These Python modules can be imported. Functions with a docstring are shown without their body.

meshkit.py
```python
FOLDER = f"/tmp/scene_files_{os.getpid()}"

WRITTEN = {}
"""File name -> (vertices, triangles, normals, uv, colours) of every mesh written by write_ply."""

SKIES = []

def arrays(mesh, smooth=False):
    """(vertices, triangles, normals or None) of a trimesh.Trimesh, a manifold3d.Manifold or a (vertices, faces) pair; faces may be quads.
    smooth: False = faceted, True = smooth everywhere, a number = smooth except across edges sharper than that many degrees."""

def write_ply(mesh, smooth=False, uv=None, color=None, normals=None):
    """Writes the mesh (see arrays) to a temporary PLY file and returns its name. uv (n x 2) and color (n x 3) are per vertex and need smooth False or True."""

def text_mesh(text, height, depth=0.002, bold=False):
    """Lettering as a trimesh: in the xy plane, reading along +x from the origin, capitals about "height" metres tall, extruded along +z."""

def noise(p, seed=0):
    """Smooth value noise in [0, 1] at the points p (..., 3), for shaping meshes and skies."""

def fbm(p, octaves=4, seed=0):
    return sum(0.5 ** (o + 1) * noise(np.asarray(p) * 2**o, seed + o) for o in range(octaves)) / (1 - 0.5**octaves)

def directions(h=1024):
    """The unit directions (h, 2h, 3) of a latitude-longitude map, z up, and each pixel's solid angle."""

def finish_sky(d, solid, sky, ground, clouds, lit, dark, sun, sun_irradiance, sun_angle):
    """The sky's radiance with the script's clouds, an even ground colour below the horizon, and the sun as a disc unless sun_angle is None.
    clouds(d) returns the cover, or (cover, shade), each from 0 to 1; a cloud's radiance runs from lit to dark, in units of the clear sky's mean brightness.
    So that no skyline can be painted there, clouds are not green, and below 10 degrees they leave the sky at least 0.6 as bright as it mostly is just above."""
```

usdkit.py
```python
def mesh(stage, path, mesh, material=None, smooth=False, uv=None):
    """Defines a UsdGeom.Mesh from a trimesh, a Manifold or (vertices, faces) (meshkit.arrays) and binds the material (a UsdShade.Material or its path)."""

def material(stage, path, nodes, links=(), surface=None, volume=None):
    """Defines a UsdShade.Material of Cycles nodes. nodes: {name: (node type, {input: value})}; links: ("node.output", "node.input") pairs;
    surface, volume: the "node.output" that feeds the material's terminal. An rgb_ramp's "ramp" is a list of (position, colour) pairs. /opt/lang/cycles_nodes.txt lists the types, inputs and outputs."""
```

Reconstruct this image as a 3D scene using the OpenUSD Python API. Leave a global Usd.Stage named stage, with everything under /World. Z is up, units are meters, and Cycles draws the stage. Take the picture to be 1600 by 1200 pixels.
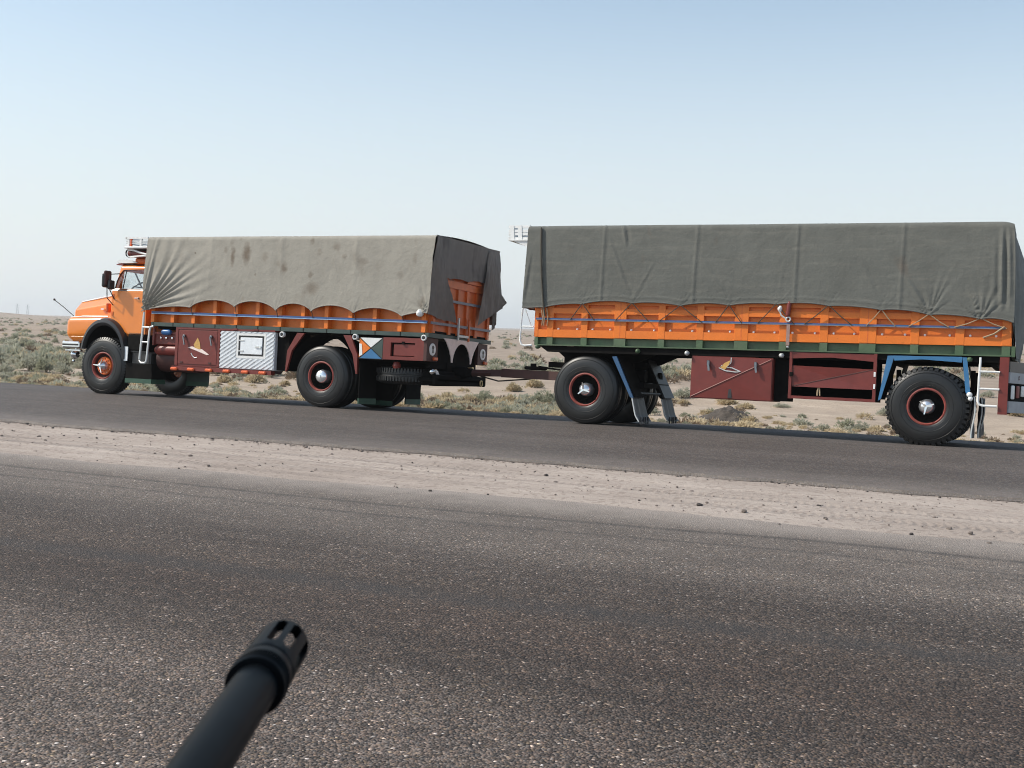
import math, random
import numpy as np
import trimesh, usdkit, meshkit
import manifold3d as m3
from shapely.geometry import Polygon
from pxr import Usd, UsdGeom, UsdLux, UsdShade, Gf, Sdf, Vt

stage = Usd.Stage.CreateInMemory()
UsdGeom.SetStageUpAxis(stage, UsdGeom.Tokens.z)
UsdGeom.SetStageMetersPerUnit(stage, 1.0)
world = UsdGeom.Xform.Define(stage, '/World')
stage.SetDefaultPrim(world.GetPrim())
UsdGeom.Scope.Define(stage, '/World/Looks')
rng = np.random.default_rng(7)

# ------------------------------------------------------------------ camera, sky, sun
EXPOSURE = 0.55
SKY_STRENGTH = 0.124
SUN_INTENSITY = 0.70
SUN_DIR = np.array([-0.65, -0.305, 0.70]); SUN_DIR /= np.linalg.norm(SUN_DIR)   # towards the sun

ROLL, PITCH, ANG = math.radians(1.6268), math.radians(2.7), math.radians(66.0607)
ahead = np.array([-math.cos(ANG), math.sin(ANG), 0.0]); right = np.array([math.sin(ANG), math.cos(ANG), 0.0]); up = np.array([0, 0, 1.0])
F = ahead * math.cos(PITCH) - up * math.sin(PITCH)
U0 = up * math.cos(PITCH) + ahead * math.sin(PITCH)
RC = right * math.cos(ROLL) + U0 * math.sin(ROLL)
UC = -right * math.sin(ROLL) + U0 * math.cos(ROLL)
CAM = np.array([0, 0, 1.49])
cam = UsdGeom.Camera.Define(stage, '/World/camera')
cam.AddTransformOp().Set(Gf.Matrix4d(*RC, 0, *UC, 0, *(-F), 0, *CAM, 1))
cam.CreateHorizontalApertureAttr(7.1)
cam.CreateVerticalApertureAttr(7.1 * 0.75)
cam.CreateFocalLengthAttr(7.1 * 1850 / 1600)
cam.CreateFStopAttr(6.5)
cam.CreateFocusDistanceAttr(17.0)
cam.CreateExposureAttr(EXPOSURE)
cam.CreateClippingRangeAttr(Gf.Vec2f(0.02, 30000))

dome = UsdLux.DomeLight.Define(stage, '/World/sky')
elev, rot = math.asin(SUN_DIR[2]), math.atan2(SUN_DIR[0], SUN_DIR[1])
skymat = usdkit.material(stage, '/World/Looks/sky_air', {
    's': ('sky_texture', {'sky_type': 'single_scattering', 'sun_disc': False, 'sun_elevation': elev, 'sun_rotation': rot,
                          'altitude': 60.0, 'air_density': 1.0, 'aerosol_density': 1.6, 'ozone_density': 1.0}),
    'h': ('hsv', {'saturation': 0.80}), 'v': ('mix_color', {'blend_type': 'multiply', 'fac': 1.0, 'use_clamp': False, 'use_clamp_result': False, 'b': (0.905, 0.992, 0.985)}),
    # pale dust layer that thins out with height, the same all round the horizon
    'tc': ('texture_coordinate', {}), 'dz': ('separate_xyz', {}), 'up': ('map_range', {'range_type': 'smoothstep', 'from_min': 0.0, 'from_max': 0.34, 'to_min': 0.85, 'to_max': 0.0, 'clamp': True}),
    'hz': ('mix_color', {'use_clamp': False, 'use_clamp_result': False, 'b': (4.72, 4.96, 5.10)}),
    'b': ('background_shader', {'strength': SKY_STRENGTH})}, [('s.color', 'h.color'), ('h.color', 'v.a'), ('tc.generated', 'dz.vector'), ('dz.z', 'up.value'), ('up.result', 'hz.fac'), ('v.result', 'hz.a'), ('hz.result', 'b.color')], surface='b.background')
UsdShade.MaterialBindingAPI.Apply(dome.GetPrim()).Bind(skymat)
dome.GetPrim().SetCustomDataByKey('kind', 'structure')
sun = UsdLux.DistantLight.Define(stage, '/World/sun')
sun.CreateNormalizeAttr(True); sun.CreateIntensityAttr(SUN_INTENSITY); sun.CreateAngleAttr(0.53); sun.CreateColorAttr(Gf.Vec3f(1.0, 0.93, 0.83))
sz = SUN_DIR; sx = np.cross([0, 0, 1.0], sz); sx /= np.linalg.norm(sx); sy = np.cross(sz, sx)
sun.AddTransformOp().Set(Gf.Matrix4d(*sx, 0, *sy, 0, *sz, 0, 0, 0, 60, 1))

# ------------------------------------------------------------------ materials
MATS = {}
def lin(r, g, b):
    f = lambda c: (c / 255 / 12.92) if c <= 10 else ((c / 255 + 0.055) / 1.055) ** 2.4
    return (f(r), f(g), f(b))
def mul(c, k): return tuple(x * k for x in c)
def paint(name, col, rough=0.45, metallic=0.0, vary=0.25, scale=6.0, bump=0.0, bscale=60.0, dust=0.0, spec=0.5, coat=0.0, chip=0.0):
    """Plain surface: a base colour broken by blotches and a thin uneven dust film."""
    n = {'g': ('texture_coordinate', {}), 'n': ('noise_texture', {'scale': scale, 'detail': 5.0, 'roughness': 0.65}),
         'r': ('rgb_ramp', {'ramp': [(0.3, mul(col, 1 - vary)), (0.7, mul(col, 1 + vary * 0.5))]}),
         'n2': ('noise_texture', {'scale': scale * 0.35, 'detail': 6.0, 'roughness': 0.7}),
         'd': ('map_range', {'from_min': 0.42, 'from_max': 0.72, 'to_min': dust * 0.3, 'to_max': dust, 'clamp': True}),
         'mx': ('mix_color', {'b': (0.36, 0.29, 0.22)}),
         'p': ('principled_bsdf', {'roughness': rough, 'metallic': metallic, 'specular_ior_level': spec, 'coat_weight': coat, 'coat_roughness': 0.12})}
    l = [('g.object', 'n.vector'), ('g.object', 'n2.vector'), ('n.fac', 'r.fac'), ('n2.fac', 'd.value'), ('d.result', 'mx.fac'), ('r.color', 'mx.a'), ('mx.result', 'p.base_color')]
    if chip:      # small chips and rubbed rusty places
        n.update({'cn': ('noise_texture', {'scale': 11.0, 'detail': 8.0, 'roughness': 0.78}), 'cr': ('map_range', {'from_min': 0.615, 'from_max': 0.66, 'to_min': 0.0, 'to_max': chip, 'clamp': True}), 'cm': ('mix_color', {'b': (0.10, 0.055, 0.035)})})
        l.remove(('mx.result', 'p.base_color')); l += [('g.object', 'cn.vector'), ('cn.fac', 'cr.value'), ('cr.result', 'cm.fac'), ('mx.result', 'cm.a'), ('cm.result', 'p.base_color')]
    if bump:
        n['bn'] = ('noise_texture', {'scale': bscale, 'detail': 3.0}); n['b'] = ('bump', {'strength': 1.0, 'distance': bump})
        l += [('g.object', 'bn.vector'), ('bn.fac', 'b.height'), ('b.normal', 'p.normal')]
    MATS[name] = usdkit.material(stage, '/World/Looks/' + name, n, l, surface='p.BSDF')
    return MATS[name]

paint('orange_paint', (0.80, 0.190, 0.018), 0.40, vary=0.12, scale=3, dust=0.08, spec=0.4, chip=0.45)
paint('cab_orange', (0.78, 0.215, 0.016), 0.25, vary=0.06, scale=3, dust=0.06, coat=0.6)
paint('orange_rear', (0.70, 0.14, 0.018), 0.45, vary=0.2, scale=4, dust=0.10, chip=0.5)
paint('steel', (0.26, 0.27, 0.29), 0.30, metallic=0.9, vary=0.2, scale=20)
paint('hub_metal', (0.86, 0.88, 0.90), 0.20, metallic=0.9, vary=0.05, scale=9, dust=0.04)
paint('pale_blue', (0.30, 0.48, 0.68), 0.35, vary=0.15, scale=9, dust=0.1)
paint('rail_grey', (0.17, 0.19, 0.24), 0.4, vary=0.25, scale=9, dust=0.1, chip=0.5)
paint('blue_dark', (0.02, 0.085, 0.19), 0.45, vary=0.2, scale=6, dust=0.08, chip=0.5)
paint('maroon_paint', (0.165, 0.023, 0.017), 0.42, vary=0.18, scale=5, dust=0.035, chip=0.5)
paint('maroon_dark', (0.060, 0.016, 0.014), 0.6, vary=0.3, scale=6, dust=0.06)
paint('red_rim', (0.25, 0.028, 0.02), 0.5, vary=0.3, scale=9, dust=0.15, chip=0.5)
paint('green_paint', (0.045, 0.105, 0.045), 0.5, vary=0.25, scale=5, dust=0.22, chip=0.55)
paint('dark_green', (0.028, 0.060, 0.054), 0.5, vary=0.25, scale=5, dust=0.10, chip=0.5)
paint('flap_green', (0.012, 0.075, 0.045), 0.55, vary=0.3, scale=6, dust=0.12)
paint('blue_paint', (0.03, 0.16, 0.34), 0.4, vary=0.15, scale=6, dust=0.08, chip=0.45)
paint('rail_blue', (0.025, 0.085, 0.24), 0.32, vary=0.2, scale=9, dust=0.10, chip=0.5)
paint('white_paint', (0.80, 0.80, 0.78), 0.4, vary=0.06, scale=8, dust=0.10, chip=0.35)
paint('pink_white', (0.90, 0.74, 0.68), 0.5, vary=0.12, scale=8, dust=0.05)
paint('grey_paint', (0.30, 0.31, 0.33), 0.45, vary=0.2, scale=8, dust=0.1, chip=0.4)
paint('black_paint', (0.018, 0.018, 0.02), 0.3, vary=0.3, scale=6, dust=0.05)
paint('chassis_black', (0.008, 0.0075, 0.0075), 0.9, vary=0.4, scale=8, dust=0.015, spec=0.08)
paint('rubber', (0.009, 0.0095, 0.010), 0.40, vary=0.25, scale=7, dust=0.018)
paint('flap_rubber', (0.019, 0.021, 0.027), 0.5, vary=0.4, scale=9, dust=0.08)
paint('chrome', (0.82, 0.84, 0.86), 0.09, metallic=1.0, vary=0.06, scale=8, dust=0.04)
paint('aluminium', (0.84, 0.86, 0.88), 0.36, metallic=0.35, vary=0.10, scale=9, dust=0.05)
paint('silver_paint', (0.62, 0.63, 0.62), 0.35, metallic=0.3, vary=0.08, scale=8, dust=0.1)
paint('tan_paint', (0.62, 0.36, 0.10), 0.5, vary=0.2, scale=30)
paint('strap_web', (0.34, 0.22, 0.19), 0.8, vary=0.2, scale=30)
paint('amber_lens', (0.72, 0.11, 0.02), 0.25, vary=0.15, scale=20, dust=0.12)
paint('rope', (0.40, 0.30, 0.19), 0.9, vary=0.3, scale=60)
paint('dark_rope', (0.07, 0.06, 0.045), 0.9, vary=0.3, scale=60)
paint('blue_tank', (0.03, 0.12, 0.30), 0.35, vary=0.2)
paint('brass', (0.55, 0.42, 0.22), 0.4, metallic=0.6, vary=0.2)
paint('seat_cloth', (0.06, 0.03, 0.03), 0.8, vary=0.3)
paint('gun_metal', (0.004, 0.0052, 0.0065), 0.40, metallic=0.0, vary=0.35, scale=70, dust=0.0, spec=0.03)
paint('pylon_steel', (0.45, 0.46, 0.47), 0.6)
paint('stone', (0.22, 0.18, 0.155), 0.9, vary=0.35, scale=25, bump=0.004, bscale=50)
paint('spoil_earth', (0.085, 0.070, 0.058), 0.95, vary=0.5, scale=9, bump=0.02, bscale=18)
paint('dark_stone', (0.06, 0.05, 0.045), 0.9, vary=0.4, scale=25, bump=0.004, bscale=50)

def canvas(name, col, stain, amount, dusty, spot_lo=0.60, spot_hi=0.70, spots=()):
    n = {'g': ('texture_coordinate', {}),
         'n': ('noise_texture', {'scale': 1.3, 'detail': 6.0, 'roughness': 0.7}),
         'r': ('rgb_ramp', {'ramp': [(0.3, mul(col, 0.84)), (0.7, mul(col, 1.10))]}),
         'map': ('mapping', {'scale': (1.0, 1.0, 0.55)}),
         's': ('noise_texture', {'scale': 2.6, 'detail': 2.5, 'roughness': 0.55}),
         'sr': ('map_range', {'from_min': spot_lo, 'from_max': spot_hi, 'to_min': 0.0, 'to_max': amount, 'clamp': True}),
         'mx': ('mix_color', {'b': stain}),
         'map2': ('mapping', {'scale': (0.7, 1.0, 6.0)}),
         'd': ('noise_texture', {'scale': 2.0, 'detail': 5.0, 'roughness': 0.75}),
         'dr': ('map_range', {'from_min': 0.5, 'from_max': 0.75, 'to_min': 0.0, 'to_max': dusty, 'clamp': True}),
         'mx2': ('mix_color', {'b': (0.42, 0.37, 0.30)}),
         'w': ('noise_texture', {'scale': 260.0, 'detail': 2.0}), 'wr': ('noise_texture', {'scale': 9.0, 'detail': 4.0, 'roughness': 0.6}),
         'b1': ('bump', {'strength': 0.35, 'distance': 0.004}), 'b2': ('bump', {'strength': 0.5, 'distance': 0.02}),
         'p': ('principled_bsdf', {'roughness': 0.85, 'specular_ior_level': 0.25, 'sheen_weight': 0.1})}
    l = [('g.object', 'n.vector'), ('n.fac', 'r.fac'), ('g.object', 'map.vector'), ('map.vector', 's.vector'), ('s.fac', 'sr.value'), ('sr.result', 'mx.fac'), ('r.color', 'mx.a'),
         ('g.object', 'map2.vector'), ('map2.vector', 'd.vector'), ('d.fac', 'dr.value'), ('dr.result', 'mx2.fac'), ('mx.result', 'mx2.a'), ('mx2.result', 'p.base_color'),
         ('g.object', 'w.vector'), ('g.object', 'wr.vector'), ('wr.fac', 'b2.height'), ('w.fac', 'b1.height'), ('b2.normal', 'b1.normal'), ('b1.normal', 'p.normal')]
    last = 'mx2.result'
    if spots:
        n['sw'] = ('noise_texture', {'scale': 9.0, 'detail': 5.0, 'roughness': 0.7}); n['sc'] = ('vector_math', {'math_type': 'multiply_add', 'vector2': (0.16, 0.0, 0.22), 'vector3': (-0.08, 0.0, -0.11)})
        n['sp'] = ('vector_math', {'math_type': 'add'}); l += [('g.object', 'sw.vector'), ('sw.color', 'sc.vector1'), ('g.object', 'sp.vector1'), ('sc.vector', 'sp.vector2')]
        for k, (x, z, a, b, amt) in enumerate(spots):
            n[f'q{k}'] = ('mapping', {'location': (-x / a, 0.0, -z / b), 'scale': (1 / a, 0.0, 1 / b)}); n[f'd{k}'] = ('vector_math', {'math_type': 'length'})
            n[f'f{k}'] = ('map_range', {'from_min': 0.35, 'from_max': 1.15, 'to_min': amt * 0.95, 'to_max': 0.0, 'clamp': True}); n[f'm{k}'] = ('mix_color', {'b': stain})
            l += [('sp.vector', f'q{k}.vector'), (f'q{k}.vector', f'd{k}.vector1'), (f'd{k}.value', f'f{k}.value'), (f'f{k}.result', f'm{k}.fac'), (last, f'm{k}.a')]; last = f'm{k}.result'
        l.remove(('mx2.result', 'p.base_color')); l.append((last, 'p.base_color'))
    MATS[name] = usdkit.material(stage, '/World/Looks/' + name, n, l, surface='p.BSDF')
STAINS = [(-0.514, 2.654, 0.055, 0.192, 0.8), (-0.204, 2.701, 0.096, 0.206, 0.85), (-0.687, 2.783, 0.041, 0.082, 0.35), (0.199, 2.644, 0.082, 0.110, 0.35), (0.625, 2.450, 0.082, 0.110, 0.7), (-1.361, 2.724, 0.021, 0.021, 0.8), (0.022, 2.330, 0.027, 0.041, 0.5), (0.483, 2.529, 0.069, 0.069, 0.3), (1.179, 2.929, 0.055, 0.069, 0.5), (1.690, 2.826, 0.082, 0.082, 0.45), (1.337, 2.736, 0.055, 0.069, 0.35), (2.263, 2.569, 0.110, 0.082, 0.35), (1.188, 2.328, 0.055, 0.069, 0.5), (1.229, 2.090, 0.164, 0.137, 0.55), (3.446, 1.868, 0.069, 0.110, 0.5), (3.011, 2.342, 0.082, 0.096, 0.25), (1.870, 2.646, 0.041, 0.055, 0.4), (3.268, 2.616, 0.055, 0.123, 0.3), (-0.232, 1.874, 0.055, 0.069, 0.3), (-0.355, 2.970, 0.041, 0.041, 0.3)]
canvas('beige_canvas', (0.318, 0.296, 0.253), (0.13, 0.095, 0.065), 0.22, 0.10, 0.62, 0.72, STAINS)
canvas('olive_canvas', (0.129, 0.131, 0.117), (0.12, 0.075, 0.05), 0.35, 0.12, 0.66, 0.76)
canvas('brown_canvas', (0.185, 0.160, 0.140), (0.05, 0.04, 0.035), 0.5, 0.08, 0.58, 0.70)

MATS['glass'] = usdkit.material(stage, '/World/Looks/glass', {
    't': ('transparent_bsdf', {'color': (0.93, 0.95, 0.95)}), 'g': ('glossy_bsdf', {'roughness': 0.03, 'color': (1, 1, 1)}), 'f': ('layer_weight', {'blend': 0.5}), 'pw': ('math', {'math_type': 'power', 'value2': 4.0}), 'fa': ('math', {'math_type': 'multiply_add', 'value2': 0.55, 'value3': 0.04}), 'm': ('mix_closure', {})},
    [('f.facing', 'pw.value1'), ('pw.value', 'fa.value1'), ('fa.value', 'm.fac'), ('t.BSDF', 'm.closure1'), ('g.BSDF', 'm.closure2')], surface='m.closure')

def leafmat(name, c0, c1, trans=0.25):
    MATS[name] = usdkit.material(stage, '/World/Looks/' + name, {
        'o': ('object_info', {}), 'g': ('geometry', {}), 'a': ('math', {'math_type': 'multiply_add', 'value2': 0.45, 'value3': 0.0}), 'h': ('math', {'math_type': 'multiply_add', 'value2': 0.55}),
        'r': ('rgb_ramp', {'ramp': [(0.0, c0), (1.0, c1)]}),
        'd': ('diffuse_bsdf', {}), 't': ('translucent_bsdf', {}), 'm': ('mix_closure', {'fac': trans})},
        [('o.random', 'a.value1'), ('g.random_per_island', 'h.value1'), ('a.value', 'h.value3'), ('h.value', 'r.fac'), ('r.color', 'd.color'), ('r.color', 't.color'), ('d.BSDF', 'm.closure1'), ('t.BSDF', 'm.closure2')], surface='m.closure')
leafmat('saltbush_leaf', (0.38, 0.37, 0.285), (0.56, 0.545, 0.44), 0.5)
leafmat('green_leaf', (0.32, 0.32, 0.23), (0.50, 0.49, 0.375), 0.5)
leafmat('straw_leaf', (0.50, 0.41, 0.27), (0.70, 0.60, 0.43), 0.35)
leafmat('twig_leaf', (0.24, 0.185, 0.135), (0.44, 0.36, 0.27), 0.15)

def pos_nodes():
    return {'g': ('geometry', {}), 'xyz': ('separate_xyz', {})}, [('g.position', 'xyz.vector')]

# sand: pale pinkish beige dust with grit
def sandmat(name, a, b, grit, far=False):
    n, l = pos_nodes()
    n.update({'n1': ('noise_texture', {'scale': 0.55, 'detail': 8.0, 'roughness': 0.65}), 'r1': ('rgb_ramp', {'ramp': [(0.32, a), (0.68, b)]}),
              'st': ('mapping', {'scale': (0.10, 1.3, 1.0)}), 'n2': ('noise_texture', {'scale': 2.2, 'detail': 6.0, 'roughness': 0.7}), 'r2': ('rgb_ramp', {'ramp': [(0.25, (0.80, 0.78, 0.77)), (0.75, (1.14, 1.13, 1.12))]}),
              'm1': ('mix_color', {'blend_type': 'multiply', 'fac': 1.0, 'use_clamp': False}),
              'v': ('voronoi_texture', {'scale': 24.0, 'randomness': 1.0}), 'sv': ('separate_color', {}), 'vr': ('map_range', {'from_min': 0.80, 'from_max': 0.86, 'to_min': 0.0, 'to_max': grit, 'clamp': True}), 'm2': ('mix_color', {'b': (0.16, 0.125, 0.105)}),
              'n3': ('noise_texture', {'scale': 30.0, 'detail': 8.0, 'roughness': 0.75}), 'bp': ('bump', {'strength': 0.8, 'distance': 0.02}),
              'p': ('principled_bsdf', {'roughness': 0.95, 'specular_ior_level': 0.15})})
    l += [('g.position', 'n1.vector'), ('n1.fac', 'r1.fac'), ('g.position', 'st.vector'), ('st.vector', 'n2.vector'), ('n2.fac', 'r2.fac'), ('r1.color', 'm1.a'), ('r2.color', 'm1.b'),
          ('g.position', 'v.vector'), ('v.color', 'sv.color'), ('sv.r', 'vr.value'), ('vr.result', 'm2.fac'), ('m1.result', 'm2.a'), ('m2.result', 'p.base_color'),
          ('g.position', 'n3.vector'), ('n3.fac', 'bp.height'), ('bp.normal', 'p.normal')]
    if far:     # stony brown crust and dead litter away from the graded verge
        n.update({'fy': ('map_range', {'from_min': 24.0, 'from_max': 55.0, 'to_min': 0.15, 'to_max': 1.0, 'clamp': True}), 'mpf': ('mapping', {'scale': (0.25, 0.5, 1.0)}), 'nf': ('noise_texture', {'scale': 1.0, 'detail': 9.0, 'roughness': 0.72}),
                  'rf': ('map_range', {'from_min': 0.30, 'from_max': 0.54, 'to_min': 0.20, 'to_max': 1.0, 'clamp': True}), 'mf': ('math', {'math_type': 'multiply'}), 'mxf': ('mix_color', {'b': (0.285, 0.225, 0.178)})})
        l.remove(('m2.result', 'p.base_color'))
        l += [('xyz.y', 'fy.value'), ('g.position', 'mpf.vector'), ('mpf.vector', 'nf.vector'), ('nf.fac', 'rf.value'), ('fy.result', 'mf.value1'), ('rf.result', 'mf.value2'), ('mf.value', 'mxf.fac'), ('m2.result', 'mxf.a'), ('mxf.result', 'p.base_color')]
    MATS[name] = usdkit.material(stage, '/World/Looks/' + name, n, l, surface='p.BSDF')
sandmat('median_sand', (0.360, 0.304, 0.264), (0.455, 0.392, 0.345), 0.35)
sandmat('desert_sand', (0.39, 0.315, 0.243), (0.53, 0.44, 0.35), 0.3, True)

def asphalt(name, dark, light, stone_scale, stones, dust_edges, marks, bumpd, wheel_tracks):
    """Chip seal. dust_edges: (y0, y1, amount): dust rising from y0 to y1. marks: (y, half width, strength) rubber marks along the road."""
    n, l = pos_nodes()
    n.update({'v': ('voronoi_texture', {'scale': stone_scale, 'randomness': 1.0}), 'sv': ('separate_color', {}),
              'rs': ('rgb_ramp', {'ramp': stones, 'interpolate': True}),
              'rh': ('rgb_ramp', {'ramp': [(0.0, (1.18, 0.96, 0.80)), (0.35, (1.04, 0.99, 0.95)), (0.6, (0.95, 0.99, 1.02)), (0.85, (1.10, 0.96, 0.90)), (1.0, (1.25, 1.10, 0.82))]}), 'mh': ('mix_color', {'blend_type': 'multiply', 'fac': 1.0, 'use_clamp': False, 'use_clamp_result': False}),
              'mapw': ('mapping', {'scale': (0.10, 0.62, 1.0)}), 'nw': ('noise_texture', {'scale': 1.0, 'detail': 4.0, 'roughness': 0.55}),
              'rw': ('rgb_ramp', {'ramp': [(0.30, (dark,) * 3), (0.70, (light,) * 3)]}),
              'mw': ('mix_color', {'blend_type': 'multiply', 'fac': 1.0, 'use_clamp': False}),
              'nb': ('noise_texture', {'scale': 0.8, 'detail': 6.0, 'roughness': 0.7}), 'rb': ('rgb_ramp', {'ramp': [(0.3, (0.86, 0.85, 0.85)), (0.7, (1.12, 1.12, 1.12))]}), 'mb': ('mix_color', {'blend_type': 'multiply', 'fac': 1.0, 'use_clamp': False})})
    l += [('g.position', 'v.vector'), ('v.color', 'sv.color'), ('sv.r', 'rs.fac'), ('g.position', 'mapw.vector'), ('mapw.vector', 'nw.vector'), ('nw.fac', 'rw.fac'),
          ('sv.g', 'rh.fac'), ('rs.color', 'mh.a'), ('rh.color', 'mh.b'), ('mh.result', 'mw.a'), ('rw.color', 'mw.b'), ('g.position', 'nb.vector'), ('nb.fac', 'rb.fac'), ('mw.result', 'mb.a'), ('rb.color', 'mb.b')]
    n.update({'maps': ('mapping', {'scale': (0.035, 5.0, 1.0)}), 'ns': ('noise_texture', {'scale': 1.0, 'detail': 3.0, 'roughness': 0.6}), 'rk': ('rgb_ramp', {'ramp': [(0.30, (0.84, 0.83, 0.83)), (0.5, (1.0, 1.0, 1.0)), (0.72, (1.10, 1.10, 1.09))]}), 'mk': ('mix_color', {'blend_type': 'multiply', 'fac': 1.0, 'use_clamp': False, 'use_clamp_result': False})})
    l += [('g.position', 'maps.vector'), ('maps.vector', 'ns.vector'), ('ns.fac', 'rk.fac'), ('mb.result', 'mk.a'), ('rk.color', 'mk.b')]
    last = 'mk.result'
    if wheel_tracks:     # broad worn and oiled bands along the road, wandering a little
        n.update({'mapt': ('mapping', {'scale': (0.07, 0.20, 1.0)}), 'nt': ('noise_texture', {'scale': 1.0, 'detail': 5.0, 'roughness': 0.6}), 'yt': ('math', {'math_type': 'multiply_add', 'value2': 2.6}), 'yx': ('math', {'math_type': 'multiply_add', 'value2': 0.06}),
                  'yr': ('map_range', {'from_min': 4.3, 'from_max': 11.3, 'to_min': 0.0, 'to_max': 1.0, 'clamp': True}), 'rt': ('rgb_ramp', {'ramp': wheel_tracks}), 'mt': ('mix_color', {'blend_type': 'multiply', 'fac': 1.0, 'use_clamp': False, 'use_clamp_result': False})})
        l += [('g.position', 'mapt.vector'), ('mapt.vector', 'nt.vector'), ('nt.fac', 'yt.value1'), ('xyz.x', 'yx.value1'), ('xyz.y', 'yx.value3'), ('yx.value', 'yt.value3'), ('yt.value', 'yr.value'), ('yr.result', 'rt.fac'), (last, 'mt.a'), ('rt.color', 'mt.b')]
        last = 'mt.result'
    # wavy y used by marks
    n['nm'] = ('noise_texture', {'scale': 1.0, 'detail': 2.0}); n['mapm'] = ('mapping', {'scale': (0.13, 0.05, 1.0)})
    n['ym'] = ('math', {'math_type': 'multiply_add', 'value2': 0.9})
    n['nd'] = ('noise_texture', {'scale': 5.0, 'detail': 4.0})
    l += [('g.position', 'mapm.vector'), ('mapm.vector', 'nm.vector'), ('nm.fac', 'ym.value1'), ('xyz.y', 'ym.value3'), ('g.position', 'nd.vector')]
    for k, (y0, y1, amt) in enumerate(dust_edges):
        n[f'df{k}'] = ('map_range', {'from_min': y0, 'from_max': y1, 'to_min': 0.0, 'to_max': amt, 'clamp': True})
        n[f'dn{k}'] = ('map_range', {'from_min': 0.25, 'from_max': 0.62, 'to_min': 0.35, 'to_max': 1.0, 'clamp': True})
        n[f'nn{k}'] = ('noise_texture', {'scale': 2.4, 'detail': 8.0, 'roughness': 0.8})
        n[f'dm{k}'] = ('math', {'math_type': 'multiply', 'use_clamp': True}); n[f'dc{k}'] = ('mix_color', {'b': (0.33, 0.285, 0.25)})
        l += [('xyz.y', f'df{k}.value'), ('g.position', f'nn{k}.vector'), (f'nn{k}.fac', f'dn{k}.value'), (f'df{k}.result', f'dm{k}.value1'), (f'dn{k}.result', f'dm{k}.value2'), (f'dm{k}.value', f'dc{k}.fac'), (last, f'dc{k}.a')]
        last = f'dc{k}.result'
    for k, (y, hw, s) in enumerate(marks):
        n[f's{k}'] = ('math', {'math_type': 'subtract', 'value2': y + 0.45}); n[f'a{k}'] = ('math', {'math_type': 'absolute'})
        n[f'f{k}'] = ('map_range', {'from_min': 0.25 * hw, 'from_max': hw, 'to_min': s, 'to_max': 0.0, 'clamp': True})
        n[f'q{k}'] = ('math', {'math_type': 'multiply'}); n[f'm{k}'] = ('mix_color', {'b': (0.040, 0.038, 0.037)})
        l += [('ym.value', f's{k}.value1'), (f's{k}.value', f'a{k}.value1'), (f'a{k}.value', f'f{k}.value'), (f'f{k}.result', f'q{k}.value1'), ('nd.fac', f'q{k}.value2'), (f'q{k}.value', f'm{k}.fac'), (last, f'm{k}.a')]
        last = f'm{k}.result'
    n['bp'] = ('bump', {'strength': 1.0, 'distance': bumpd * 1.4, 'invert': True})
    n['p'] = ('principled_bsdf', {'roughness': 0.78, 'specular_ior_level': 0.35})
    l += [(last, 'p.base_color'), ('v.distance', 'bp.height'), ('bp.normal', 'p.normal')]
    MATS[name] = usdkit.material(stage, '/World/Looks/' + name, n, l, surface='p.BSDF')
STONES = [(0.0, (0.027, 0.0245, 0.0225)), (0.40, (0.062, 0.056, 0.051)), (0.72, (0.115, 0.101, 0.091)), (0.94, (0.17, 0.150, 0.134)), (0.985, (0.22, 0.195, 0.175)), (0.992, (0.45, 0.42, 0.39)), (1.0, (0.60, 0.57, 0.54))]
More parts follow.
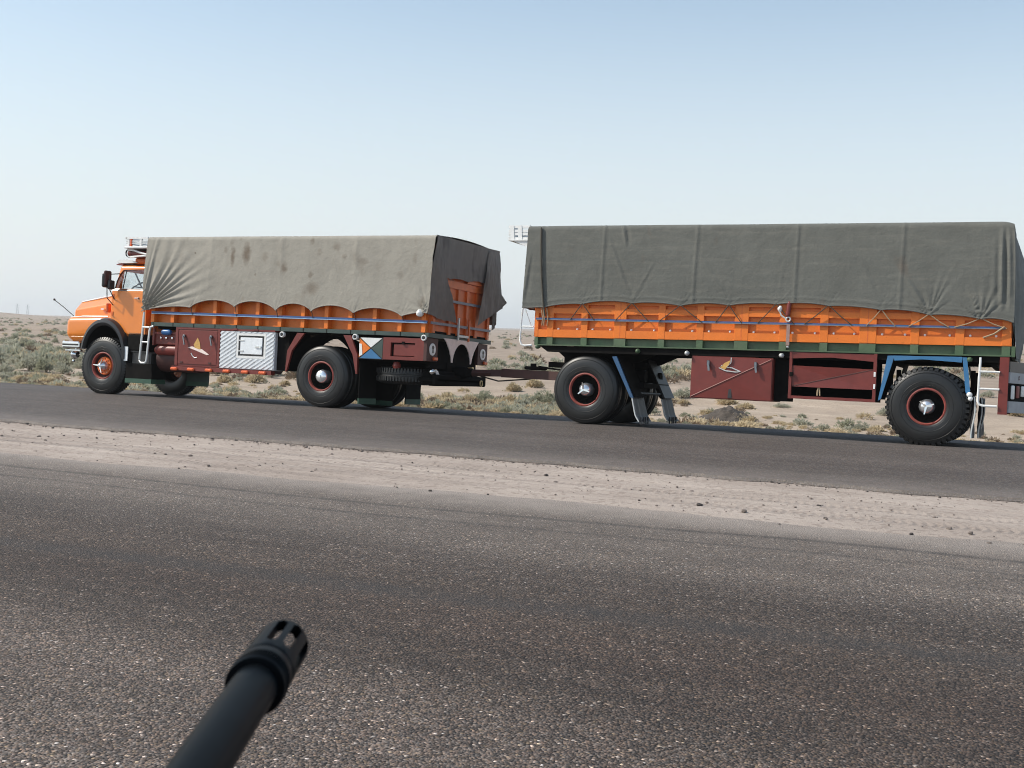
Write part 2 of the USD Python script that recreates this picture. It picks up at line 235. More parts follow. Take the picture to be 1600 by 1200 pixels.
asphalt('chip_seal', 0.66, 1.32, 88.0, STONES, [(6.8, 9.7, 0.42), (9.0, 9.75, 0.95)], [(8.95, 0.07, 0.95), (8.45, 0.06, 0.75), (6.05, 0.22, 0.9)], 0.006, [(0.0, (1.25, 1.18, 1.15)), (0.10, (1.20, 1.13, 1.10)), (0.20, (0.84, 0.77, 0.73)), (0.30, (0.66, 0.575, 0.53)), (0.42, (0.68, 0.62, 0.58)), (0.52, (0.86, 0.82, 0.80)), (0.62, (1.0, 0.98, 0.96)), (0.85, (1.25, 1.22, 1.19)), (1.0, (1.3, 1.27, 1.24))])
asphalt('far_asphalt', 0.85, 1.12, 70.0, [(0.0, (0.050, 0.046, 0.045)), (0.7, (0.085, 0.078, 0.075)), (1.0, (0.15, 0.14, 0.135))], [(14.0, 12.9, 0.35)], [], 0.003, None)


# ------------------------------------------------------------------ mesh helpers
def tm(v, f): return trimesh.Trimesh(np.asarray(v, float), np.asarray(f), process=False)
def join(*ms): return trimesh.util.concatenate([x for m in ms for x in (m if isinstance(m, (list, tuple)) else [m])])
def man(m):
    d = m.to_mesh(); return tm(d.vert_properties[:, :3], d.tri_verts)
def box(x0, x1, y0, y1, z0, z1, c=0.0):
    if c <= 0:
        m = trimesh.creation.box((x1 - x0, y1 - y0, z1 - z0)); m.apply_translation(((x0 + x1) / 2, (y0 + y1) / 2, (z0 + z1) / 2)); return m
    pts = []
    for sx_, x in ((1, x0), (-1, x1)):
        for sy_, y in ((1, y0), (-1, y1)):
            for sz_, z in ((1, z0), (-1, z1)):
                pts += [(x, y + sy_ * c, z + sz_ * c), (x + sx_ * c, y, z + sz_ * c), (x + sx_ * c, y + sy_ * c, z)]
    return man(m3.Manifold.hull_points(np.array(pts)))
def obox(p0, p1, w, t, yc):
    """A bar in the xz plane from p0 to p1: w wide in that plane, from yc to yc + t in y."""
    p0, p1 = np.array(p0, float), np.array(p1, float); d = (p1 - p0) / np.linalg.norm(p1 - p0); nrm = np.array([-d[1], d[0]]) * w / 2
    return prism([p0 + nrm, p1 + nrm, p1 - nrm, p0 - nrm], yc, yc + t)
def prism(poly, y0, y1):
    """A polygon in (x, z), extruded from y0 to y1."""
    m = trimesh.creation.extrude_polygon(poly if isinstance(poly, Polygon) else Polygon(poly), y1 - y0, engine='earcut')
    v = m.vertices; m = tm(np.stack([v[:, 0], y0 + v[:, 2], v[:, 1]], 1), m.faces[:, ::-1]); return m
def prism_x(poly, x0, x1):
    """A polygon in (y, z), extruded from x0 to x1."""
    m = trimesh.creation.extrude_polygon(poly if isinstance(poly, Polygon) else Polygon(poly), x1 - x0, engine='earcut')
    v = m.vertices; return tm(np.stack([x0 + v[:, 2], v[:, 0], v[:, 1]], 1), m.faces)
def tube(pts, r, sides=8, cap=True):
    p = np.asarray(pts, float)
    if len(p) == 2: p = np.vstack([p[0], (p[0] + p[1]) / 2, p[1]])
    t = np.gradient(p, axis=0); t /= np.linalg.norm(t, axis=1, keepdims=True) + 1e-12
    ref = np.array([0, 0, 1.0]) if np.abs(t[:, 2]).mean() < 0.8 else np.array([0, 1.0, 0])
    a = np.cross(t, ref); a /= np.linalg.norm(a, axis=1, keepdims=True) + 1e-12; b = np.cross(t, a)
    ang = np.arange(sides) * 2 * np.pi / sides; rr = np.broadcast_to(r, (len(p),))
    v = p[:, None] + rr[:, None, None] * (np.cos(ang)[None, :, None] * a[:, None] + np.sin(ang)[None, :, None] * b[:, None])
    i, j = np.meshgrid(np.arange(len(p) - 1), np.arange(sides), indexing='ij'); k = (j + 1) % sides
    f = np.stack([i * sides + j, (i + 1) * sides + j, (i + 1) * sides + k, i * sides + k], -1).reshape(-1, 4)
    f = np.vstack([f[:, [0, 1, 2]], f[:, [0, 2, 3]]]); v = v.reshape(-1, 3)
    if cap:
        n = len(v); v = np.vstack([v, p[0], p[-1]]); j = np.arange(sides); k = (j + 1) % sides
        f = np.vstack([f, np.stack([np.full(sides, n), j, k], 1), np.stack([np.full(sides, n + 1), n - sides + k, n - sides + j], 1)])
    return tm(v, f)
def cyl(p0, p1, r, sides=16): return tube([p0, p1], r, sides)
def lathe_y(prof, seg=48, c=(0, 0, 0)):
    """Revolves (r, y) pairs about the y axis."""
    p = np.asarray(prof, float); a = np.arange(seg) * 2 * np.pi / seg
    v = np.stack([p[:, None, 0] * np.cos(a), np.broadcast_to(p[:, None, 1], (len(p), seg)), p[:, None, 0] * np.sin(a)], -1).reshape(-1, 3) + np.asarray(c)
    i, j = np.meshgrid(np.arange(len(p) - 1), np.arange(seg), indexing='ij'); k = (j + 1) % seg
    f = np.stack([i * seg + j, i * seg + k, (i + 1) * seg + k, (i + 1) * seg + j], -1).reshape(-1, 4)
    return tm(v, np.vstack([f[:, [0, 1, 2]], f[:, [0, 2, 3]]]))
def spin(m, axis_from_y='y'):
    """Turns a y-axis lathe to the x or z axis."""
    v = m.vertices
    if axis_from_y == 'x': return tm(np.stack([v[:, 1], v[:, 0], v[:, 2]], 1), m.faces[:, ::-1])
    if axis_from_y == 'z': return tm(np.stack([v[:, 0], v[:, 2], v[:, 1]], 1), m.faces[:, ::-1])
    return m
def moved(m, d): m = m.copy(); m.apply_translation(d); return m
def rhull(points, r, seg=12):
    s = m3.Manifold.sphere(r, seg); return m3.Manifold.batch_hull([s.translate(tuple(map(float, p))) for p in points])
def mprism(poly, y0, y1):
    m = prism(poly, y0, y1); return m3.Manifold(m3.Mesh(np.asarray(m.vertices, np.float32), np.asarray(m.faces, np.uint32)))
def mbox(x0, x1, y0, y1, z0, z1): return m3.Manifold.cube((x1 - x0, y1 - y0, z1 - z0)).translate((x0, y0, z0))
def ellipse(cx, cz, a, b, n=40, t0=0, t1=2 * math.pi):
    t = np.linspace(t0, t1, n, endpoint=(t1 - t0) < 6.28); return np.stack([cx + a * np.cos(t), cz + b * np.sin(t)], 1)
def sheet(P):
    """A grid of points (n, m, 3) as a mesh."""
    n, m = P.shape[:2]; i, j = np.meshgrid(np.arange(n - 1), np.arange(m - 1), indexing='ij'); a = i * m + j
    f = np.stack([a, a + m, a + m + 1, a + 1], -1).reshape(-1, 4); return tm(P.reshape(-1, 3), np.vstack([f[:, [0, 1, 2]], f[:, [0, 2, 3]]]))

# ------------------------------------------------------------------ prim helpers
def numbered(parent, name):
    p = f'{parent}/{name}'; k = 0
    while stage.GetPrimAtPath(p): k += 1; p = f'{parent}/{name}_{k:03d}'
    return p
def data(prim, label=None, cat=None, group=None, kind=None):
    for k, v in (('label', label), ('category', cat), ('group', group), ('kind', kind)):
        if v: prim.SetCustomDataByKey(k, v)
def thing(name, label, cat, loc=(0, 0, 0), rot=(0, 0, 0), scale=None, group=None):
    x = UsdGeom.Xform.Define(stage, numbered('/World', name)); x.AddTranslateOp().Set(Gf.Vec3d(*map(float, loc))); x.AddRotateXYZOp().Set(Gf.Vec3f(*map(float, rot)))
    if scale is not None: x.AddScaleOp().Set(Gf.Vec3f(*(map(float, scale) if np.ndim(scale) else (float(scale),) * 3)))
    data(x.GetPrim(), label, cat, group); return str(x.GetPath())
def part(parent, name, mesh, mat, smooth=35, label=None, kind=None):
    p = numbered(parent, name); usdkit.mesh(stage, p, mesh, MATS[mat], smooth=smooth); data(stage.GetPrimAtPath(p), label, kind=kind); return p
def hold(parent, name, loc=(0, 0, 0), label=None):
    p = numbered(parent, name); x = UsdGeom.Xform.Define(stage, p)
    if any(loc): x.AddTranslateOp().Set(Gf.Vec3d(*map(float, loc)))
    data(x.GetPrim(), label); return p
def copy_of(first, name, label, cat, loc, rotz, scale, group):
    t = thing(name, label, cat, loc, (0, 0, rotz), scale, group); pr = stage.GetPrimAtPath(t)
    pr.GetReferences().AddInternalReference(first); pr.SetInstanceable(True); return t
def top(name, mesh, mat, label=None, cat=None, kind=None, group=None, smooth=35):
    p = numbered('/World', name); usdkit.mesh(stage, p, mesh, MATS[mat], smooth=smooth); data(stage.GetPrimAtPath(p), label, cat, group, kind); return p

# ------------------------------------------------------------------ the setting
ROAD_Z = -0.055
def far_road_z(y):
    return np.where(y <= 17.0, 0.033 - 0.0258 * (17.0 - y), 0.0 - 0.0524 * (y - 17.62))
def far_edges(x):
    n = lambda s, f: meshkit.fbm(np.stack([x * f, x * 0 + s, x * 0], -1), 4, s) - 0.5
    return 12.95 + 0.30 * n(3, 0.16) + 0.22 * n(5, 1.6), 21.62 + 0.35 * n(9, 0.12) + 0.15 * n(11, 1.1)
def near_edge(x):
    n = lambda s, f: meshkit.fbm(np.stack([x * f, x * 0 + s, x * 0], -1), 4, s) - 0.5
    return 9.75 + 0.5 * n(21, 0.12) + 0.25 * n(22, 0.9)

def road_lines(lo, hi, step, far0, far1, grow=1.18):
    a = np.arange(lo, hi, step); L, s = [], step
    x = hi
    R_ = []
    while x < far1: s *= grow; x += s; R_.append(x)
    s, x = step, lo
    while x > far0: s *= grow; x -= s; L.append(x)
    return np.array(L[::-1] + list(a) + [hi] + R_)

xs = road_lines(-34, 9, 0.06, -3000, 900)
# far road: a slab with a broken near edge
e0, e1 = far_edges(xs)
fy = np.linspace(0, 1, 26)
Y = e0[:, None] + (e1 - e0)[:, None] * fy[None]
Z = far_road_z(Y) + 0.012 * (meshkit.fbm(np.stack([np.repeat(xs[:, None], 26, 1) * 0.5, Y * 0.9, Y * 0], -1), 3, 4) - 0.5)
top3 = np.stack([np.repeat(xs[:, None], 26, 1), Y, Z], -1)
lip0 = top3[:, :1].copy(); lip0[:, 0, 1] -= 0.03; lip0[:, 0, 2] -= 0.03
sk0 = top3[:, :1].copy(); sk0[:, 0, 2] -= 0.4; sk0[:, 0, 1] -= 0.05; sk1 = top3[:, -1:].copy(); sk1[:, 0, 2] -= 0.5; sk1[:, 0, 1] += 0.1
top('far_road', sheet(np.concatenate([sk0, lip0, top3, sk1], 1)), 'far_asphalt', 'smooth grey two lane asphalt road under the truck and trailer', kind='structure', smooth=25)
# near road
xs2 = road_lines(-30, 10, 0.12, -3000, 900)
ne = near_edge(xs2)
yy = np.concatenate([[-14, -8, -3], np.linspace(0, 1, 30)])
Y = np.concatenate([np.repeat(np.array([[-14, -9, -4.0]]), len(xs2), 0), ne[:, None] * np.linspace(0, 1, 30)[None]], 1)
Z = ROAD_Z + 0.018 * (meshkit.fbm(np.stack([np.repeat(xs2[:, None], 33, 1) * 0.25, Y * 0.6, Y * 0], -1), 3, 8) - 0.5)
t3 = np.stack([np.repeat(xs2[:, None], 33, 1), Y, Z], -1)
sk = t3[:, -1:].copy(); sk[:, 0, 2] -= 0.3; sk[:, 0, 1] += 0.02
top('near_road', sheet(np.concatenate([t3, sk], 1)), 'chip_seal', 'coarse dark chip seal road surface in the foreground', kind='structure', smooth=25)
# median of sand between the roads, with tyre prints
mx = road_lines(-23, 4, 0.018, -3000, 900, 1.25)
my = np.concatenate([np.linspace(9.0, 13.5, 110)])
MX, MY = np.meshgrid(mx, my, indexing='ij')
ed = near_edge(mx)[:, None]
base = -0.052 - 0.062 * np.clip((MY - 9.9) / 2.7, 0, 1)
rel = 0.020 * (meshkit.fbm(np.stack([MX * 0.5, MY * 0.8, MX * 0], -1), 5, 31) - 0.5) + 0.011 * (meshkit.fbm(np.stack([MX * 3.0, MY * 3.5, MX * 0], -1), 4, 33) - 0.5)
for yc, w, ph, amp in ((10.55, 0.17, 0.0, 0.016), (11.0, 0.13, 1.1, 0.012), (11.75, 0.18, 2.0, 0.013), (10.15, 0.12, 0.6, 0.010)):
    wob = yc + 0.35 * (meshkit.noise(np.stack([MX * 0.08, MX * 0 + yc, MX * 0], -1), 5) - 0.5) * 2
    d = (MY - wob) / w; inside = np.exp(-d ** 4)
    tone = np.clip(meshkit.noise(np.stack([MX * 0.5, MX * 0 + yc * 9, MX * 0], -1), 6) * 2.2 - 0.5, 0, 1)
    rel = rel - inside * 0.008 + inside * tone * amp * 0.42 * np.clip(1.8 * np.sin((MX + np.abs(d) * 0.05) * 2 * np.pi / 0.085 + ph), -1, 1) + 0.007 * np.exp(-((np.abs(d) - 1.25) / 0.22) ** 2)
fade = np.clip((MY - (ed - 0.25)) / 0.9, 0, 1)
Zm = base + rel * fade - 0.035 * (1 - fade)
top('median_strip', sheet(np.stack([MX, MY, Zm], -1)), 'median_sand', 'pale sandy strip with tyre prints between the two roads', kind='structure', smooth=True)

def desert_z(x, y):
    d = y - 21.6
    z = np.where(d < 0, -0.55, -0.26 - 0.04 * np.clip(d, 0, 1.0) - 0.36 * np.clip((d - 0.9) / 2.6, 0, 1) ** 1.2)
    n = lambda f, s, o=4: meshkit.fbm(np.stack([x * f, y * f, x * 0], -1), o, s) - 0.5
    k = np.clip((d - 0.3) / 3.0, 0, 1)
    z = z + k * (0.30 * n(0.11, 41) + 0.10 * n(0.8, 43)) + 0.05 * n(1.9, 45) * (d > 0.1)
    z = z + np.clip((d - 40) / 160, 0, 1) * 0.9 * n(0.014, 47) + np.clip((d - 400) / 900, 0, 1) * 5.0 * n(0.0022, 49, 3)
    # old spoil banks out on the plain to the left
    for bx, by, sx_, sy_, h in ((-62, 78, 16, 2.0, 0.85), (-105, 120, 26, 3.0, 1.1), (-20, 95, 22, 2.5, 0.5), (-6, 36, 5, 1.6, 0.30), (-430, 620, 120, 16, 5.0), (-620, 560, 60, 12, 4.0)):
        z = z + h * np.exp(-((x - bx) / sx_) ** 2 - ((y - by) / sy_) ** 2)
    return np.where(y < 21.7, np.minimum(z, -0.30), z)
gy = [-300, -60, -14.5, -14, -6, 4, 8.5, 9.2, 13.4, 14.0, 18, 21.3, 21.5]
gz = {-300: -0.5, -60: -0.3, -14.5: -0.06, -14: -0.12, -6: -0.4, 4: -0.4, 8.5: -0.4, 9.2: -0.4, 13.4: -0.4, 14.0: -0.5, 18: -0.55, 21.3: -0.55, 21.5: -0.55}
far_y, s, y = [], 0.10, 21.62
while y < 9000:
    far_y.append(y); s = max(s, 0.10) * (1.0 if y < 36 else 1.045); y += s
gx = road_lines(-44, 12, 0.16, -9000, 5000, 1.06)
GX, GY = np.meshgrid(gx, np.array(gy + far_y), indexing='ij')
GZ = desert_z(GX, GY)
for k, yv in enumerate(gy): GZ[:, k] = gz[yv]
top('desert_ground', sheet(np.stack([GX, GY, GZ], -1)), 'desert_sand', 'flat tan desert plain running to the horizon', kind='structure', smooth=True)


# ------------------------------------------------------------------ wheels
def tyre_mesh(R, W, lugs, lug_deep=0.012):
    p = [(0.255, 0.05), (0.262, 0.012), (0.285, -0.004), (0.33, -0.014), (0.40, -0.016), (0.46, -0.004), (R - 0.045, 0.014), (R - 0.016, 0.035), (R - 0.004, 0.065), (R, 0.10)]
    prof = p + [(R, W / 2 - 0.02), (R - 0.012, W / 2 - 0.012), (R - 0.012, W / 2 + 0.012), (R, W / 2 + 0.02)] + [(r, W - y) for r, y in p[::-1]]
    m = lathe_y(prof, 72)
    rings = [lathe_y([(r, y), (r + 0.004, y - 0.004), (r + 0.008, y)], 72) for r, y in ((0.30, -0.007), (0.355, -0.0145), (R - 0.075, 0.0))]
    bl = []
    for k in range(lugs):
        a = 2 * math.pi * (k + 0.5) / lugs; ca, sa = math.cos(a), math.sin(a); hw = math.pi * R / lugs * 0.62
        for y0, y1, sk in ((0.012, 0.115, 0.0), (W - 0.115, W - 0.012, 0.5)):
            b = a + sk * 2 * math.pi / lugs; ca, sa = math.cos(b), math.sin(b)
            v = []
            for r, yy0, yy1, h in ((R - 0.035, y0, y1, hw), (R + lug_deep, y0 + 0.022, y1 - 0.004, hw * 0.86)):
                for yv in (yy0, yy1):
                    for t in (-h, h): v.append((r * ca - t * sa, yv, r * sa + t * ca))
            bl.append(man(m3.Manifold.hull_points(np.array(v))))
    return join(m, rings), join(bl)

def wheel(parent, x, y, z, kind, flip=False, spin_deg=0.0, hub=True, R=0.55, W=0.30):
    """A wheel whose outer face lies at y and looks towards -y (towards +y when flipped)."""
    w = hold(parent, 'wheel', (x, y, z))
    def P(name, m, mat, smooth=35, kind=None):
        v = m.vertices.copy(); f = m.faces
        c, s = math.cos(math.radians(spin_deg)), math.sin(math.radians(spin_deg))
        v[:, 0], v[:, 2] = v[:, 0] * c - v[:, 2] * s, v[:, 0] * s + v[:, 2] * c
        if flip: v[:, 1] *= -1; f = f[:, ::-1]
        part(w, name, tm(v, f), mat, smooth, None, kind)
    lug = kind == 'lug'
    t, b = tyre_mesh(R, W, 46 if lug else 60, 0.014 if lug else 0.006)
    P('tyre', t, 'rubber')
    if kind in ('front', 'lug'): P('tread_blocks', b, 'rubber', False, 'stuff')
    if not hub: return w
    P('rim', lathe_y([(0.262, 0.03), (0.268, 0.006), (0.250, 0.0), (0.238, 0.012), (0.234, 0.05)], 56), 'red_rim')
    if kind == 'front':
        P('wheel_well', lathe_y([(0.236, 0.045), (0.225, 0.11), (0.20, 0.12), (0.17, 0.075)], 48), 'maroon_dark')
        ring = m3.Manifold.cylinder(0.028, 0.178, 0.165, 48).rotate((90, 0, 0)).translate((0, 0.076, 0))
        for k in range(10):
            a = k * math.pi / 5; ring = ring - m3.Manifold.cylinder(0.2, 0.017, 0.017, 12).rotate((90, 0, 0)).translate((0.138 * math.cos(a), 0.12, 0.138 * math.sin(a)))
        P('wheel_disc', man(ring), 'orange_rear')
        P('lug_nuts', join([cyl((0.105 * math.cos(a), 0.05, 0.105 * math.sin(a)), (0.105 * math.cos(a), 0.032, 0.105 * math.sin(a)), 0.012, 6) for a in np.arange(10) * math.pi / 5 + 0.3]), 'orange_rear', 35, 'stuff')
        P('hub', lathe_y([(0.001, -0.085), (0.035, -0.078), (0.062, -0.05), (0.078, -0.015), (0.092, 0.01), (0.100, 0.055)], 32), 'hub_metal')
        P('spinner', join([wing(a, 0.03, 0.15, -0.07) for a in (2.9, 0.9, 5.0)]), 'chrome')
    else:
        P('wheel_well', lathe_y([(0.236, 0.045), (0.224, 0.12), (0.21, 0.17), (0.12, 0.18), (0.10, 0.165)], 48), 'chassis_black')
        P('lug_nuts', join([cyl((0.165 * math.cos(a), 0.18, 0.165 * math.sin(a)), (0.165 * math.cos(a), 0.15, 0.165 * math.sin(a)), 0.015, 6) for a in np.arange(10) * math.pi / 5 + 0.3]), 'chassis_black', 35, 'stuff')
        if kind == 'drive':
            P('hub', lathe_y([(0.001, -0.045), (0.02, -0.045), (0.024, -0.022), (0.05, -0.020), (0.09, -0.008), (0.112, 0.015), (0.120, 0.05), (0.122, 0.17)], 36), 'hub_metal')
        else:
            P('hub', lathe_y([(0.001, -0.045), (0.04, -0.038), (0.075, -0.018), (0.098, 0.015), (0.108, 0.06), (0.110, 0.17)], 36), 'hub_metal')
            P('spinner', join([wing(a, 0.0, 0.112, -0.042) for a in (1.9, 4.0, 6.1)]), 'chrome')
    return w
def wing(a, r0, r1, y):
    ca, sa = math.cos(a), math.sin(a); v = []
    for r, hw, y0, y1 in ((r0, 0.024, y - 0.012, y + 0.03), (r1, 0.011, y - 0.018, y + 0.004)):
        for t in (-hw * 0.7, hw * 0.7):
            for yv in (y0, y1): v.append((r * ca - t * sa, yv, r * sa + t * ca))
    return man(m3.Manifold.hull_points(np.array(v)))

ROLLED = (-3.0, 0, 0)
# ================================================================== the truck
TX = -13.0
truck = thing('cargo_truck', 'orange round-nosed cargo truck with maroon side boxes, driving ahead of the trailer', 'truck', (TX, 17.62, 0), ROLLED)
W_ = 2.40
# chassis
part(truck, 'chassis_frame', join(box(-4.1, 3.45, 0.72, 0.80, 0.78, 1.02), box(-4.1, 3.45, 1.60, 1.68, 0.78, 1.02), [box(x, x + 0.08, 0.8, 1.6, 0.8, 1.0) for x in (-3.9, -2.4, -1.0, 0.5, 1.9, 3.35)]), 'chassis_black', False)
part(truck, 'axle', join(cyl((-3.53, 0.3, 0.54), (-3.53, 2.1, 0.54), 0.075), moved(trimesh.creation.icosphere(2, 0.17), (-3.53, 1.4, 0.54))), 'chassis_black')
part(truck, 'axle', join(cyl((1.465, 0.3, 0.55), (1.465, 2.1, 0.55), 0.10), moved(trimesh.creation.icosphere(2, 0.25), (1.465, 1.2, 0.55))), 'chassis_black')
part(truck, 'engine', box(-4.1, -2.9, 0.82, 1.58, 0.75, 1.45, 0.08), 'chassis_black')
part(truck, 'leaf_spring', join([obox((-4.1 + .1 * k, 0.74 - .02 * k), (-2.95 - .1 * k, 0.74 - .02 * k), 0.018, 0.08, 0.62) for k in range(4)]), 'chassis_black', False)
part(truck, 'leaf_spring', join([obox((0.75 + .13 * k, 0.80 - .022 * k), (2.15 - .13 * k, 0.80 - .022 * k), 0.02, 0.1, 0.75) for k in range(5)]), 'chassis_black', False)
part(truck, 'gearbox', join(box(-2.8, -1.9, 0.9, 1.5, 0.62, 1.05, 0.07), cyl((-1.9, 1.2, 0.8), (1.3, 1.2, 0.6), 0.05)), 'chassis_black')
# wheels
wheel(truck, -3.53, 0.04, 0.545, 'front', spin_deg=8)
wheel(truck, -3.53, W_ - 0.04, 0.545, 'front', flip=True)
wheel(truck, 1.465, 0.02, 0.55, 'drive', spin_deg=20)
wheel(truck, 1.465, 0.36, 0.55, 'drive', hub=False)
wheel(truck, 1.465, W_ - 0.02, 0.55, 'drive', flip=True)
wheel(truck, 1.465, W_ - 0.36, 0.55, 'drive', flip=True, hub=False)
# cab
cab_lo = mprism([(-3.43, 2.02), (-3.43, 1.36), (-3.0, 1.18), (-2.575, 1.18), (-2.575, 2.02)], 0.10, W_ - 0.10)
cab_hi = rhull([(x, y, 1.96) for x in (-3.36, -2.645) for y in (0.17, W_ - 0.17)] + [(x, y, 2.435) for x in (-3.29, -2.645) for y in (0.25, W_ - 0.25)] + [(x, W_ / 2, 2.475) for x in (-3.2, -2.645)], 0.07, 16)
inner = rhull([(x, y, 1.35) for x in (-3.33, -2.67) for y in (0.22, W_ - 0.22)] + [(x, y, 2.41) for x in (-3.27, -2.67) for y in (0.29, W_ - 0.29)], 0.055, 12)
side_win = [(-3.375, 2.035), (-3.36, 2.20), (-3.31, 2.34), (-3.24, 2.415), (-2.68, 2.43), (-2.68, 2.035)]
shell = cab_lo + cab_hi - inner - mprism(side_win, -1, 4)
shell = shell - mbox(-4, -3.2, 0.30, W_ - 0.30, 2.05, 2.40) - mbox(-2.75, -2.4, 0.7, W_ - 0.7, 2.08, 2.34)
cab = part(truck, 'cab', man(shell), 'cab_orange', 28)
for s in (0, 1):
    f = (lambda y: y) if s == 0 else (lambda y: W_ - y)
    # door: a thin proud panel with a seam round it
    dr = prism([(-3.37, 2.0), (-3.37, 1.52), (-3.22, 1.44), (-3.02, 1.27), (-2.97, 1.20), (-2.62, 1.20), (-2.62, 2.0)], min(f(0.086), f(0.10)), max(f(0.086), f(0.10)))
    d = part(truck, 'cab_door', dr, 'cab_orange', 20)
    part(d, 'door_handle', join(tube([(-2.84, f(0.088), 1.86), (-2.83, f(0.055), 1.862), (-2.75, f(0.055), 1.862), (-2.74, f(0.088), 1.86)], 0.009, 8), moved(spin(lathe_y([(0.001, -0.004), (0.024, -0.004), (0.024, 0.004), (0.001, 0.004)], 16)), (-2.76, f(0.085), 1.86))), 'steel')
    part(d, 'hinge', join(box(-3.405, -3.365, min(f(0.075), f(0.10)), max(f(0.075), f(0.10)), 1.52, 1.60), box(-3.405, -3.365, min(f(0.075), f(0.10)), max(f(0.075), f(0.10)), 1.86, 1.94)), 'orange_rear', False)
    yl, yh = f(0.105), f(0.195)
    def glass(poly): 
        yz = lambda z: yl + (yh - yl) * np.clip((z - 2.0) / 0.4, 0, 1)
        P = np.array(poly); a = np.stack([P[:, 0], yz(P[:, 1]) + (0.006 if s == 0 else -0.006), P[:, 1]], 1); b = a.copy(); b[:, 1] += 0.006 if s == 0 else -0.006
        return man(m3.Manifold.hull_points(np.vstack([a, b])))
    part(d, 'side_window', glass([(-3.17, 2.03), (-3.17, 2.42), (-2.68, 2.43), (-2.68, 2.03)]), 'glass', False)
    part(d, 'vent_window', glass([(-3.375, 2.03), (-3.36, 2.20), (-3.31, 2.34), (-3.24, 2.41), (-3.19, 2.415), (-3.19, 2.03)]), 'glass', False)
    yd = lambda z: yl + (yh - yl) * (z - 2.0) / 0.4
    part(d, 'window_bar', tube([(-3.18, yd(2.03), 2.03), (-3.18, yd(2.41), 2.41)], 0.011, 6), 'black_paint')
    rub = [(x, yd(z), z) for x, z in side_win + side_win[:1]]
    part(d, 'window_seal', tube(rub, 0.010, 6, False), 'black_paint')
    part(d, 'belt_moulding', tube([(-3.40, f(0.092), 2.01), (-2.60, f(0.092), 2.01)], 0.011, 6), 'chrome')
part(truck, 'windscreen', man(m3.Manifold.hull_points(np.array([(x, y, z) for x, z in ((-3.415, 2.05), (-3.35, 2.40), (-3.409, 2.05), (-3.344, 2.40)) for y in (0.30, W_ - 0.30)]))), 'glass', False)
part(truck, 'windscreen_bar', obox((-3.42, 2.04), (-3.355, 2.41), 0.02, 0.03, W_ / 2 - 0.015), 'black_paint', False)
part(truck, 'dashboard', box(-3.33, -3.15, 0.3, W_ - 0.3, 1.82, 1.99, 0.03), 'black_paint')
for y in (0.38, 1.45): part(truck, 'seat', join(box(-2.95, -2.66, y, y + 0.55, 1.5, 1.65, 0.04), box(-2.74, -2.64, y, y + 0.55, 1.62, 1.98, 0.04)), 'seat_cloth')
sw = lathe_y([(0.215 + 0.016 * math.cos(t), 0.016 * math.sin(t)) for t in np.linspace(0, 2 * math.pi, 9)], 32)
rotm = trimesh.transformations.rotation_matrix(math.radians(62), (1, 0, 0)); rotz = trimesh.transformations.rotation_matrix(math.radians(-90), (0, 0, 1))
sw = join(sw, cyl((-0.2, 0, 0), (0.2, 0, 0), 0.012), cyl((0, 0, 0), (0, 0.42, 0), 0.016)); sw.apply_transform(trimesh.transformations.rotation_matrix(math.radians(90), (0, 0, 1)) ); sw.apply_transform(trimesh.transformations.rotation_matrix(math.radians(58), (0, 1, 0))); sw.apply_translation((-3.20, 0.66, 2.115))
part(truck, 'steering_wheel', sw, 'black_paint')
# hood and fenders
hood = rhull([(-3.46, y, z) for y, z in ((0.50, 1.52), (W_ - 0.50, 1.52), (0.52, 1.80), (W_ - 0.52, 1.80), (0.66, 1.965), (W_ - 0.66, 1.965), (1.2, 2.0))] + [(-4.78, y, z) for y, z in ((0.64, 1.2), (W_ - 0.64, 1.2), (0.64, 1.62), (W_ - 0.64, 1.62), (0.78, 1.765), (W_ - 0.78, 1.765), (1.2, 1.79))], 0.06, 16)
hp = part(truck, 'hood', man(hood), 'cab_orange', 30)
part(hp, 'hood_strip', tube([(-3.46, 0.60, 2.0), (-4.1, 0.66, 1.92), (-4.78, 0.735, 1.815)], 0.012, 6), 'white_paint')
part(hp, 'hood_vent', join([box(-4.02 + .13 * k, -3.93 + .13 * k, 0.44, 0.60, 1.645, 1.675, 0.008) for k in range(2)]), 'chrome', False)
part(hp, 'grille', join([box(-4.865, -4.84, 0.72, W_ - 0.72, z, z + 0.03) for z in np.arange(1.1, 1.62, 0.065)]), 'chrome', False)
